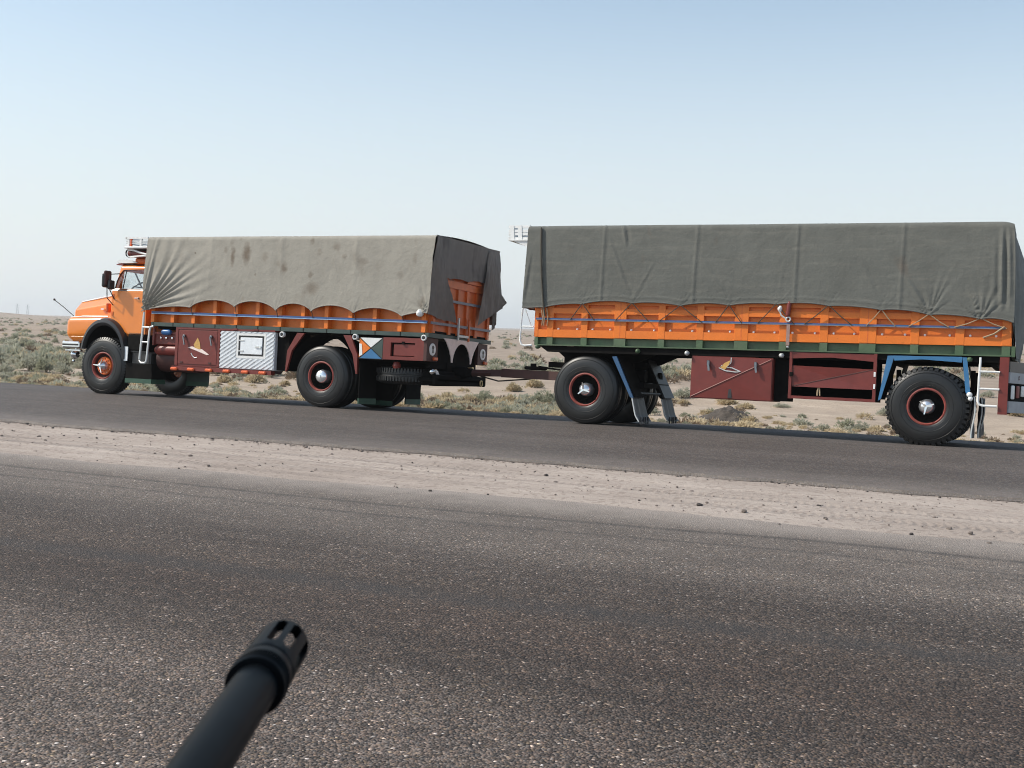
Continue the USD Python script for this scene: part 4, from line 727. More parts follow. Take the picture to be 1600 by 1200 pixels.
def truck_relief(x, z):
    p = np.stack([x, z, x * 0], -1)
    d = 0.04 * fb(p * np.array([0.7, 0.9, 1]), 3, 60) + 0.006 * fb(p * np.array([6, 3.5, 1]), 4, 61)
    d += fan(x, z, -2.55, 1.58, math.radians(10), math.radians(86), 10, 0.85, 0.085, 5, 0.12)
    d += fan(x, z, 3.62, 1.72, math.radians(95), math.radians(185), 7, 0.35, 0.03, 8)
    for cx_, cz_ in CUS[1:-1]: d += fan(x, z, cx_, cz_ - 0.02, math.radians(40), math.radians(140), 4, 0.22, 0.008, int(50 + cx_ * 7))
    d += 0.02 * np.exp(-((z - 1.75) / 0.06) ** 2) * 0
    # taut over the hoops
    for h in (-1.0, 0.55, 2.1): d += 0.012 * np.exp(-((x - h) / 0.05) ** 2) * np.clip((z - 1.9) / 0.6, 0, 1) * 0.5
    return d
tt = thing('tarpaulin', 'stained beige canvas tarpaulin with scalloped lower edge over the truck bed', 'tarpaulin', (TX, 17.62, 0), ROLLED)
xs_t = np.concatenate([np.arange(-2.53, 3.60, 0.022), [3.60, 3.63, 3.65]])
PT = tarp_surface(xs_t, truck_hem, 3.03, -0.015, W_ + 0.12, 62, 26, truck_relief, 1.75)
# draw the front edge in towards the tied corner, and bunch the rear edge
fx = np.clip((-2.3 - PT[..., 0]) / 0.25, 0, 1); 
PT[..., 0] += 0.05 * fb(np.stack([PT[..., 2] * 1.3, PT[..., 1], PT[..., 0] * 0], -1), 3, 66) * fx
zz = PT[..., 2]; rear = np.clip((PT[..., 0] - 3.25) / 0.4, 0, 1) ** 1.5
PT[..., 0] -= rear * (0.045 * np.sin((3.03 - zz) * 2.2) + 0.07 * np.clip((2.0 - zz) / 0.4, 0, 1) + 0.05 * fb(np.stack([zz * 3, zz * 0, zz * 0], -1), 3, 67)) * (PT[..., 1] < 0.5)
body = sheet(PT); part(tt, 'cover', body, 'beige_canvas', 60)
hem = PT[:, 0].copy(); hem[:, 1] -= 0.004; part(tt, 'hem', tube(hem, 0.009, 6), 'beige_canvas')
def patch(c00, c10, c01, c11, nu, nv, amp, f, seed, bow=0.0):
    u, v = np.meshgrid(np.linspace(0, 1, nu), np.linspace(0, 1, nv), indexing='ij'); u, v = u[..., None], v[..., None]
    Q = (1 - u) * (1 - v) * np.array(c00) + u * (1 - v) * np.array(c10) + (1 - u) * v * np.array(c01) + u * v * np.array(c11)
    d = amp * 2 * fb(np.stack([Q[..., 1] * f, Q[..., 2] * f * 0.35, Q[..., 0] * 0], -1), 4, seed) + bow * np.sin(np.pi * u[..., 0]) * np.sin(np.pi * v[..., 0])
    edge = 0.03 * 2 * fb(np.stack([Q[..., 1] * 5, Q[..., 2] * 0 + seed, Q[..., 0] * 0], -1), 3, seed + 1) * (1 - v[..., 0])
    Q[..., 0] += d; Q[..., 2] += edge; return Q
# rear: a middle sheet tucked up and two hanging corner flaps
rf_ = hold(tt, 'rear_cover')
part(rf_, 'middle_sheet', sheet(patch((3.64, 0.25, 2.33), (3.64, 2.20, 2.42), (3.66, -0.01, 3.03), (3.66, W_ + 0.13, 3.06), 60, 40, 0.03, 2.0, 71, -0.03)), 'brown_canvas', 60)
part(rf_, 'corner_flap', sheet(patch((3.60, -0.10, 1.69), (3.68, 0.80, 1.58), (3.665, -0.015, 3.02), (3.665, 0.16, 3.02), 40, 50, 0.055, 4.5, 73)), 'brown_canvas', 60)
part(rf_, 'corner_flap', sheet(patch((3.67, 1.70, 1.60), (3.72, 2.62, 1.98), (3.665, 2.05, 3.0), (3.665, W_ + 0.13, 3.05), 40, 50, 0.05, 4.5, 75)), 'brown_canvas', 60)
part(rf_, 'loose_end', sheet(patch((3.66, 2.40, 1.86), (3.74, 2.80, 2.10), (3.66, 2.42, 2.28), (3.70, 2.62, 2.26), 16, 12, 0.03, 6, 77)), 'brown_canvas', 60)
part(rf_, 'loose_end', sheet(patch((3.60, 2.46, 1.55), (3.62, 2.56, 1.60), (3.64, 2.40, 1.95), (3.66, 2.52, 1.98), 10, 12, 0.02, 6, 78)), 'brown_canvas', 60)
kn = trimesh.creation.icosphere(3, 0.065); kn.vertices *= (1 + 0.5 * fb(kn.vertices * 22, 3, 79))[:, None]; kn.apply_translation((3.42, -0.04, 1.70)); part(tt, 'tie_knot', kn, 'white_paint', True, label='white cloth knot tying the rear corner')
for (cx_, cz_) in CUS[1:-1]: part(tt, 'tie_rope', tube([(cx_, -0.045, cz_ + 0.01), (cx_ + 0.02, -0.035, 1.60), (cx_ + 0.015, -0.015, 1.56)], 0.007, 5), 'dark_rope')


# ================================================================== the trailer
RXO = -4.0
tr = thing('cargo_trailer', 'orange and green four wheeled trailer with maroon side lockers, towed behind the truck', 'trailer', (RXO, 17.62, 0), ROLLED)
zg = lambda x: 1.233 + 0.0090 * (x + 3.47)      # bottom of the green beam
zo = lambda x: 1.362 + 0.0106 * (x + 3.47)      # bottom of the orange side
L0, L1 = -3.475, 3.65
def bar(x0, x1, za0, za1, zb0, zb1, y0, y1): return prism([(x0, za0), (x1, za1), (x1, zb1), (x0, zb0)], y0, y1)
# chassis
part(tr, 'chassis_frame', join(prism([(-3.36, 1.225), (-3.1, 1.02), (-1.9, 1.02), (-1.6, 1.16), (3.5, 1.20), (3.5, 1.275)], 0.55, 0.65), prism([(-3.36, 1.225), (-3.1, 1.02), (-1.9, 1.02), (-1.6, 1.16), (3.5, 1.20), (3.5, 1.275)], W_ - 0.65, W_ - 0.55), prism([(-3.40, 1.228), (-3.25, 1.13), (-1.7, 1.14), (3.6, 1.21), (3.6, 1.285)], 0.03, 0.09), [box(x, x + 0.08, 0.09, W_ - 0.1, 1.15, 1.22) for x in (-3.2, -2.0, -1.0, 0.0, 0.5, 2.0, 3.4)]), 'chassis_black', False)
part(tr, 'turntable', join(moved(spin(lathe_y([(0.001, 0.06), (0.55, 0.06), (0.58, 0.0), (0.55, -0.06), (0.001, -0.06)], 40), 'z'), (-2.5, 1.2, 0.98)), box(-2.95, -2.1, 0.5, 1.9, 0.78, 0.92)), 'chassis_black')
for x in (-2.585, 2.576):
    part(tr, 'axle', cyl((x, 0.3, 0.55), (x, 2.1, 0.55), 0.09), 'chassis_black')
    for y in (0.62, 1.68): part(tr, 'leaf_spring', join([obox((x - .62 + .12 * k, 0.80 - .024 * k), (x + .62 - .12 * k, 0.80 - .024 * k), 0.021, 0.1, y) for k in range(6)] + [box(x - 0.6, x - 0.54, y, y + 0.1, 0.75, 1.1), box(x + 0.54, x + 0.6, y, y + 0.1, 0.75, 1.1)]), 'chassis_black', False)
wheel(tr, -2.585, 0.03, 0.55, 'trailer', spin_deg=-8)
wheel(tr, -2.585, 0.38, 0.55, 'trailer', hub=False)
wheel(tr, -2.585, W_ - 0.03, 0.55, 'trailer', flip=True)
wheel(tr, -2.585, W_ - 0.38, 0.55, 'trailer', flip=True, hub=False)
wheel(tr, 2.576, 0.03, 0.55, 'trailer', spin_deg=31)
wheel(tr, 2.576, 0.38, 0.55, 'trailer', hub=False)
wheel(tr, 2.576, W_ - 0.03, 0.55, 'trailer', flip=True)
wheel(tr, 2.576, W_ - 0.38, 0.55, 'trailer', flip=True, hub=False)
# make the rear tyres lug tyres: shoulder blocks added as one more set
for i_, nm in enumerate([c for c in stage.GetPrimAtPath(tr).GetChildren() if c.GetName().startswith('wheel')]):
    if i_ in (4, 5, 6, 7):
        _, b = tyre_mesh(0.55, 0.30, 44, 0.017)
        if i_ in (6, 7): b.vertices[:, 1] *= -1; b.faces = b.faces[:, ::-1]
        part(str(nm.GetPath()), 'shoulder_lugs', b, 'rubber', False, kind='stuff')
# drawbar
part(tr, 'drawbar', join(tube([(-5.17, 1.2, 0.74), (-4.6, 1.2, 0.76)], 0.06, 8), prism_x([(1.13, 0.70), (1.27, 0.70), (1.27, 0.82), (1.13, 0.82)], -4.75, -4.4), [man(m3.Manifold.hull_points(np.array([(x, y + dy, z + dz) for x, y, z in ((-4.55, 1.2 + 0.03 * s, 0.765), (-2.75, 1.2 + 0.42 * s, 0.745)) for dy in (-0.05, 0.05) for dz in (-0.075, 0.075)]))) for s in (-1, 1)], box(-3.5, -3.42, 0.95, 1.45, 0.70, 0.80)), 'maroon_dark', False)
part(tr, 'drawbar_eye', moved(spin(lathe_y([(0.07 + 0.025 * math.cos(t), 0.025 * math.sin(t)) for t in np.linspace(0, 6.283, 9)], 20), 'z'), (-5.22, 1.2, 0.74)), 'chassis_black')
part(tr, 'drawbar_tray', join(box(-4.05, -3.75, 0.95, 1.30, 0.84, 0.90, 0.02), box(-3.62, -3.2, 1.0, 1.35, 0.90, 0.99), box(-3.95, -3.88, 1.0, 1.1, 0.90, 0.95), tube([(-3.8, 1.0, 0.9), (-3.4, 0.95, 0.86), (-2.9, 0.9, 0.93)], 0.018, 6)), 'chassis_black', False)
part(tr, 'brake_hose', tube([(-5.3, 1.4, 0.74), (-4.7, 1.35, 0.62), (-4.1, 1.3, 0.68), (-3.2, 1.2, 0.88), (-2.9, 1.1, 1.0)], 0.014, 6), 'dark_rope')
# green beam with stiffeners
def sides(fn):
    for s in (0, 1): fn(s, (lambda y: y) if s == 0 else (lambda y: W_ + 0.1 - y))
def srt(f, a, b): return sorted((f(a), f(b)))
XR = [R for R in (-3.215, -2.63, -2.03, -1.355, -0.745, -0.11, 0.515, 1.11, 1.73, 2.375, 2.975, 3.58)]
WR = [0.11, 0.11, 0.20, 0.11, 0.11, 0.21, 0.115, 0.12, 0.24, 0.12, 0.12, 0.12]
def green(s, f):
    lo, hi = srt(f, 0.06, 0.12)
    g = part(tr, 'bed_beam', bar(L0, L1, zg(L0), zg(L1), zo(L0) - 0.003, zo(L1) - 0.003, lo, hi), 'green_paint', False)
    lo, hi = srt(f, -0.005, 0.06)
    part(g, 'beam_flange', bar(L0, L1, zg(L0) - 0.004, zg(L1) - 0.004, zg(L0) + 0.014, zg(L1) + 0.014, lo, hi), 'green_paint', False)
    for x, w in zip([-3.45] + XR, [0.07] + WR):
        part(g, 'beam_stiffener', bar(x - w / 2 + 0.005, x + w / 2 - 0.005, zg(x) + 0.0145, zg(x) + 0.0145, zo(x) - 0.004, zo(x) - 0.004, *srt(f, 0.0, 0.059)), 'green_paint', False)
    side = part(tr, 'bed_side', bar(L0, L1, zo(L0), zo(L1), 2.05, 2.05, *srt(f, 0.055, 0.10)), 'orange_paint', False)
    part(side, 'lower_rail', bar(L0, L1, zo(L0), zo(L1), zo(L0) + 0.125, zo(L1) + 0.115, *srt(f, 0.0, 0.054)), 'orange_paint', False)
    part(side, 'upper_rail', bar(L0, L1, zo(L0) + 0.385, zo(L1) + 0.345, zo(L0) + 0.475, zo(L1) + 0.43, *srt(f, 0.0, 0.054)), 'orange_paint', False)
    part(side, 'top_lip', bar(L0, L1, zo(L0) + 0.53, zo(L1) + 0.49, zo(L0) + 0.60, zo(L1) + 0.56, *srt(f, 0.0, 0.054)), 'orange_paint', False)
    for x, w in zip(XR + [-3.45], WR + [0.06]):
        part(side, 'side_rib', box(x - w / 2, x + w / 2, *srt(f, -0.004, 0.053), zo(x) + 0.004, 2.0, 0.004), 'orange_paint', False)
        if w > 0.18: part(side, 'gate_seam', box(x - 0.006, x + 0.006, *srt(f, -0.0055, 0.0), zo(x) + 0.006, 1.99), 'orange_rear', False)
    for a, b, wa, wb in zip(XR[:-1], XR[1:], WR[:-1], WR[1:]):
        for x in (a + wa / 2 + 0.075, b - wb / 2 - 0.075):
            z = zo(x) + 0.137
            part(side, 'panel_bolt', join(cyl((x, f(0.055), z), (x, f(0.018), z), 0.011, 8), cyl((x, f(0.050), z), (x, f(0.040), z), 0.018, 8)), 'white_paint')
    lo, hi = srt(f, -0.035, -0.006)
    part(side, 'side_rail', bar(-3.46, 3.56, 1.645, 1.672, 1.672, 1.699, lo, hi), 'rail_blue', False)
    part(side, 'rail_edge', bar(-3.46, 3.56, 1.638, 1.665, 1.652, 1.679, *srt(f, -0.037, -0.008)), 'rail_grey', False)
sides(green)
part(tr, 'bed_floor', box(L0, L1, 0.12, W_ - 0.02, 1.30, 1.40), 'chassis_black', False)
part(tr, 'front_board', box(L0 - 0.04, L0, 0.06, W_ + 0.04, 1.37, 2.9), 'orange_rear', False)
tg = part(tr, 'tailgate', box(L1 - 0.08, L1 - 0.05, 0.10, W_, 1.44, 2.3), 'orange_rear', False)
for y in (0.1, 0.8, 1.5, 2.2): part(tg, 'gate_post', box(L1 - 0.05, L1 - 0.02, y, y + 0.1, 1.45, 2.25), 'orange_rear', False)
part(tr, 'rear_beam', box(L1, L1 + 0.05, 0.0, W_ + 0.1, 1.29, 1.435), 'green_paint', False)
# binder chain and strap hanging over the side
bd = hold(tr, 'load_binder')
part(bd, 'strap', box(0.575, 0.625, -0.055, -0.042, 1.35, 1.66), 'strap_web', False); part(bd, 'ratchet_body', man(rhull([(0.585, -0.05, 1.80), (0.60, -0.05, 1.97)], 0.035)), 'maroon_paint'); part(bd, 'ratchet_ring', moved(lathe_y([(0.032 + 0.012 * math.cos(t), 0.012 * math.sin(t)) for t in np.linspace(0, 6.283, 8)], 16), (0.595, -0.055, 1.735)), 'silver_paint')
part(bd, 'strap_hook', moved(trimesh.creation.icosphere(1, 0.02), (0.60, -0.03, 1.33)), 'silver_paint'); kn = trimesh.creation.icosphere(3, 0.034); kn.vertices *= (1 + 0.8 * fb(kn.vertices * 25, 3, 99))[:, None]; kn.vertices[:, 2] *= 1.3; part(bd, 'cloth_knot', moved(kn, (0.465, -0.05, 1.89)), 'white_paint', True)
part(bd, 'chain', tube([(0.47, -0.05, 1.84), (0.49, -0.055, 1.79), (0.56, -0.055, 1.745)], 0.012, 6), 'silver_paint')
# marker lamps
for x, z, m in ((-3.42, 1.205, 'green_paint'), (-1.72, 1.19, 'green_paint'), (-0.93, 1.185, 'silver_paint'), (0.51, 1.20, 'silver_paint'), (3.12, 1.235, 'green_paint')):
    part(tr, 'marker_lamp', join(moved(lathe_y([(0.001, -0.055), (0.022, -0.045), (0.036, -0.015), (0.036, 0.02), (0.02, 0.04), (0.02, 0.09)], 20), (x, 0.0, z))), m)
# front swivel fender struts and flaps
for i_, (dx, y0) in enumerate(((0.0, 0.04), (0.10, 1.30))):
    st = hold(tr, 'fender_strut')
    part(st, 'strut', prism([(-2.15 + dx, 1.09), (-2.08 + dx, 1.10), (-1.77 + dx, 0.46), (-1.82 + dx, 0.46)], y0, y0 + 0.04), 'blue_dark' if i_ == 0 else 'chassis_black', False)
    part(st, 'strut_plate', man(m3.Manifold.hull_points(np.array([(-2.10 + dx, y0 + 0.04, 1.08), (-2.06 + dx, y0 + 0.04, 1.09), (-2.10 + dx, y0 + 0.62, 1.08), (-2.06 + dx, y0 + 0.62, 1.09), (-1.78 + dx, y0 + 0.04, 0.47), (-1.74 + dx, y0 + 0.04, 0.47), (-1.78 + dx, y0 + 0.62, 0.47), (-1.74 + dx, y0 + 0.62, 0.47)]))), 'flap_rubber' if i_ else 'chassis_black', False)
    n_ = 12; Q = []
    for t in np.linspace(0, 1, n_):
        zz_ = 0.47 - 0.38 * t; xx = -1.80 + dx + 0.10 * t + 0.16 * max(0, t - 0.75) ; 
        Q.append([(xx + 0.012 * math.sin(k * 2.4), y0 + (0.02 - 0.02 * t) + (0.60 + 0.05 * t) * k / 9, zz_) for k in range(10)])
    fl = part(st, 'mud_flap', sheet(np.array(Q)), 'flap_rubber', 50)
    part(fl, 'flap_edge', tube([q[0] for q in Q], 0.012, 6), 'silver_paint'); part(fl, 'flap_teeth', join([box(Q[-1][k][0] - 0.012, Q[-1][k][0] + 0.012, Q[-1][k][1] - 0.012, Q[-1][k][1] + 0.02, 0.05, 0.16) for k in range(1, 9, 2)]), 'flap_rubber', False, kind='stuff')
part(tr, 'strut_bar', cyl((-1.83, 0.05, 0.53), (-1.70, 1.6, 0.53), 0.024, 8), 'flap_rubber')
part(tr, 'brake_cylinder', join(cyl((-2.1, 0.75, 0.80), (-1.8, 0.75, 0.80), 0.09), cyl((-2.1, 1.6, 0.80), (-1.8, 1.6, 0.80), 0.09), box(-2.1, -1.75, 0.5, 1.9, 0.62, 0.70)), 'chassis_black')
# locker A: one sheet door with a raised diagonal fold
la = part(tr, 'side_locker', box(-0.86, 0.388, 0.03, 0.7, 0.505, 1.152, 0.004), 'maroon_paint', False)
dv = np.array([(-0.845, 0.0, 0.52), (0.375, 0.0, 0.52), (0.375, 0.0, 1.14), (-0.845, 0.0, 1.14)]); back = dv + np.array([0, 0.029, 0]); front = dv + np.array([0, 0.020, 0])
vv = np.vstack([front, back, [(-0.235, -0.006, 0.83)]]); vv[[0, 2], 1] -= 0.014
ff = [(0, 1, 8), (1, 2, 8), (2, 3, 8), (3, 0, 8), (4, 6, 5), (4, 7, 6), (0, 4, 5), (0, 5, 1), (1, 5, 6), (1, 6, 2), (2, 6, 7), (2, 7, 3), (3, 7, 4), (3, 4, 0)]
part(la, 'locker_door', tm(vv, ff), 'maroon_paint', False)
part(la, 'door_fold', tube([(-0.845, 0.003, 0.525), (-0.235, -0.010, 0.83), (0.36, 0.003, 1.13)], 0.006, 5), 'maroon_paint')
for x in (-0.585, 0.135): part(la, 'door_latch', join(box(x - 0.02, x + 0.02, -0.045, 0.02, 1.00, 1.09, 0.01), obox((x + 0.005, 1.02), (x + 0.02, 0.93), 0.03, 0.02, -0.05)), 'steel')
part(la, 'painted_bird', join(tube([(-0.235, -0.009, 1.14), (-0.24, -0.010, 1.06), (-0.30, -0.011, 0.995), (-0.22, -0.011, 0.985), (-0.09, -0.008, 0.935), (-0.16, -0.010, 0.925), (-0.32, -0.008, 0.94), (-0.42, -0.004, 0.98), (-0.37, -0.006, 1.02)], 0.009, 5)), 'silver_paint', label='pale outline of a bird painted on the locker door')
part(la, 'painted_wing', prism([(-0.40, 0.985), (-0.34, 1.055), (-0.25, 1.10), (-0.275, 1.02), (-0.33, 0.955)], -0.009, -0.003), 'tan_paint', False, label='tan wing of the painted bird')
part(la, 'paint_streak', prism([(-0.27, 0.53), (-0.21, 0.53), (-0.225, 0.73), (-0.255, 0.74)], 0.004, 0.0125), 'flap_rubber', False)
part(tr, 'chassis_box', box(0.40, 0.60, 0.15, 0.6, 0.52, 1.15), 'chassis_black', False)
# locker B: frame with open slots
lb = hold(tr, 'slatted_locker'); a, b = 0.632, 1.877
part(lb, 'locker_post', box(a, a + 0.04, 0.0, 0.06, 0.572, 1.262), 'maroon_paint', False); part(lb, 'locker_post', box(b - 0.045, b, 0.0, 0.06, 0.572, 1.272), 'maroon_paint', False)
part(lb, 'bottom_rail', box(a + 0.04, b - 0.045, 0.002, 0.06, 0.574, 0.615), 'maroon_paint', False)
part(lb, 'top_panel', prism([(a + 0.04, 1.258), (b - 0.045, 1.262), (b - 0.045, 1.155), (1.25, 1.195), (a + 0.04, 1.165)], 0.006, 0.03), 'maroon_paint', False)
vv = np.array([(a + 0.042, 0.014, 0.75), (b - 0.047, 0.014, 0.75), (b - 0.047, 0.014, 1.045), (a + 0.042, 0.014, 1.06), (a + 0.042, 0.04, 0.75), (b - 0.047, 0.04, 0.75), (b - 0.047, 0.04, 1.045), (a + 0.042, 0.04, 1.06), (1.25, 0.034, 0.9)]); vv[[0, 2], 1] += 0.008
part(lb, 'locker_door', tm(vv, ff), 'maroon_paint', False); part(lb, 'door_fold', tube([(a + 0.05, 0.022, 0.755), (1.25, 0.030, 0.90), (b - 0.05, 0.022, 1.04)], 0.005, 5), 'maroon_dark')
part(lb, 'locker_back', box(a, b, 0.62, 0.66, 0.572, 1.2), 'chassis_black', False); part(lb, 'locker_floor', join(box(a, b, 0.06, 0.62, 0.575, 0.60), box(a, b, 0.06, 0.62, 1.16, 1.19), box(a, a + 0.02, 0.06, 0.62, 0.6, 1.16), box(b - 0.02, b, 0.06, 0.62, 0.6, 1.16)), 'chassis_black', False)
for z in (0.80, 0.975): part(lb, 'hinge', box(b - 0.035, b - 0.008, -0.008, 0.0, z - 0.035, z + 0.035), 'white_paint', False)
part(lb, 'door_bolt', box(a + 0.01, a + 0.06, -0.02, 0.0, 0.90, 0.96), 'chassis_black', False)
part(lb, 'rope_end', tube([(1.06, 0.05, 0.75), (1.055, 0.04, 0.70), (1.05, 0.04, 0.63)], 0.012, 6), 'rope'); part(lb, 'rope_end', tube([(1.075, 0.05, 0.75), (1.085, 0.04, 0.69), (1.09, 0.04, 0.63)], 0.010, 6), 'rope')
# blue rear fender
fe = hold(tr, 'rear_fender')
part(fe, 'fender_top', prism([(2.10, 1.255), (3.02, 1.268), (3.02, 1.19), (2.50, 1.215), (2.115, 1.185)], 0.0, 0.03), 'blue_paint', False)
part(fe, 'fender_leg', prism([(2.02, 1.25), (2.115, 1.255), (1.955, 0.63), (1.915, 0.60)], 0.001, 0.035), 'blue_paint', False)
part(fe, 'fender_leg', prism([(3.025, 1.262), (3.085, 1.262), (3.145, 0.80), (3.125, 0.72), (3.085, 0.78)], 0.001, 0.035), 'blue_paint', False)
part(fe, 'fender_sheet', sheet(np.array([[(x, y, z) for y in (0.035, 0.72)] for x, z in ((1.935, 0.62), (2.09, 1.19), (3.02, 1.20), (3.11, 0.75))])), 'chassis_black', False)
part(fe, 'fender_sheet', sheet(np.array([[(x, y, z) for y in (W_ - 0.72, W_ - 0.035)] for x, z in ((1.935, 0.62), (2.09, 1.19), (3.02, 1.20), (3.11, 0.75))])), 'chassis_black', False)
# rear flaps, ladder, tail panel
for x, y0, w in ((3.19, 0.02, 0.36), (3.24, 1.95, 0.36), (3.26, 0.55, 0.44)):
    Q = np.array([[(x + 0.02 * math.sin(t * 5 + k * 0.5) + 0.012 * math.cos(k * 1.9), y0 + w * k / 8 * (1 - 0.25 * math.sin(t * 3)), 0.72 - 0.58 * t) for k in range(9)] for t in np.linspace(0, 1, 12)])
    fl = part(tr, 'mud_flap', sheet(Q), 'flap_rubber', 50); part(fl, 'flap_edge', tube(Q[:, 0], 0.011, 6), 'silver_paint')
part(tr, 'flap_ball', join(moved(trimesh.creation.icosphere(2, 0.038), (3.14, -0.01, 0.745)), moved(trimesh.creation.icosphere(2, 0.034), (3.155, -0.01, 0.69))), 'white_paint')
ld = hold(tr, 'side_ladder')
part(ld, 'ladder_rail', tube([(3.262, 0.0, 1.27), (3.255, -0.01, 1.0), (3.25, -0.02, 0.66), (3.27, -0.02, 0.615), (3.32, -0.02, 0.60), (3.50, -0.02, 0.60)], 0.017, 8), 'white_paint')
for z in (1.075, 0.835): part(ld, 'ladder_rung', cyl((3.25, -0.012, z), (3.52, -0.012, z), 0.015, 8), 'white_paint')
part(tr, 'tail_post', box(3.51, 3.63, 0.0, 0.06, 0.49, 1.285), 'maroon_paint', False); part(tr, 'tail_post', box(3.51, 3.63, W_ - 0.06, W_, 0.49, 1.285), 'maroon_paint', False)
for s_ in (0, 1):       # splayed lamp boards behind the tail posts
    f = (lambda y: y) if s_ == 0 else (lambda y: W_ - y)
    def splay(m):
        v = m.vertices.copy(); v[:, 0] += 0.38 * (v[:, 1] - 0.03)
        if s_: v[:, 1] = W_ - v[:, 1]
        return tm(v, m.faces[:, ::-1] if s_ else m.faces)
    tp = hold(tr, 'tail_panel')
    part(tp, 'panel_lower', splay(box(3.63, 3.65, 0.03, 0.58, 0.52, 0.68)), 'grey_paint', False); part(tp, 'panel_upper', splay(box(3.63, 3.65, 0.03, 0.58, 0.93, 1.08)), 'grey_paint', False)
    part(tp, 'panel_top', splay(box(3.62, 3.645, 0.03, 0.58, 1.082, 1.23)), 'black_paint', False); part(tp, 'lamp_bay', splay(box(3.62, 3.63, 0.03, 0.58, 0.68, 0.93)), 'chassis_black', False)
    for k in range(3): part(tp, 'tail_lamp', splay(box(3.632, 3.66, 0.10 + 0.16 * k, 0.18 + 0.16 * k, 0.71 + 0.02 * k, 0.90, 0.01)), ('silver_paint', 'maroon_paint', 'silver_paint')[k])
    part(tp, 'plate_mark', splay(prism_x([(0.30, 0.98), (0.34, 0.985), (0.32, 1.01), (0.345, 1.04), (0.30, 1.035)], 3.6505, 3.653)), 'maroon_dark', False)
part(tr, 'under_run_bar', box(3.52, 3.58, 0.2, W_ - 0.2, 0.56, 0.66), 'chassis_black', False)
# white rack over the front and thin front ladder
rk = hold(tr, 'front_rack')
for z in (3.155, 3.085, 3.035, 2.965): part(rk, 'rack_slat', join(box(-4.02, -3.66, 0.02, 0.05, z - 0.02, z + 0.02), box(-4.02, -3.66, W_ + 0.05, W_ + 0.08, z - 0.02, z + 0.02), box(-4.04, -4.0, 0.02, W_ + 0.08, z - 0.02, z + 0.02)), 'white_paint', False)
for x in (-4.0, -3.86): part(rk, 'rack_post', prism([(x, 2.945), (x + 0.07, 2.945), (x + 0.05, 3.175), (x - 0.02, 3.175)], 0.012, 0.056), 'white_paint', False)
part(rk, 'rack_shelf', join(box(-4.03, -3.5, 0.0, W_ + 0.1, 2.925, 2.945), prism([(-3.95, 2.924), (-3.62, 2.924), (-3.62, 2.79)], 0.02, 0.05), prism([(-3.95, 2.924), (-3.62, 2.924), (-3.62, 2.79)], W_ + 0.05, W_ + 0.08)), 'white_paint', False)
ld = hold(tr, 'front_ladder')
part(ld, 'ladder_rail', tube([(-3.52, 0.02, 1.84), (-3.68, 0.0, 1.845), (-3.715, 0.0, 1.80), (-3.73, -0.01, 1.3), (-3.70, -0.01, 1.23), (-3.64, -0.01, 1.215), (-3.52, 0.0, 1.23)], 0.017, 8), 'white_paint')
for z in (1.525,): part(ld, 'ladder_rung', cyl((-3.725, 0.0, z), (-3.51, 0.0, z), 0.014, 8), 'white_paint')
part(ld, 'ladder_brace', cyl((-3.66, 0.0, 1.80), (-3.54, 0.0, 1.52), 0.008, 6), 'silver_paint')

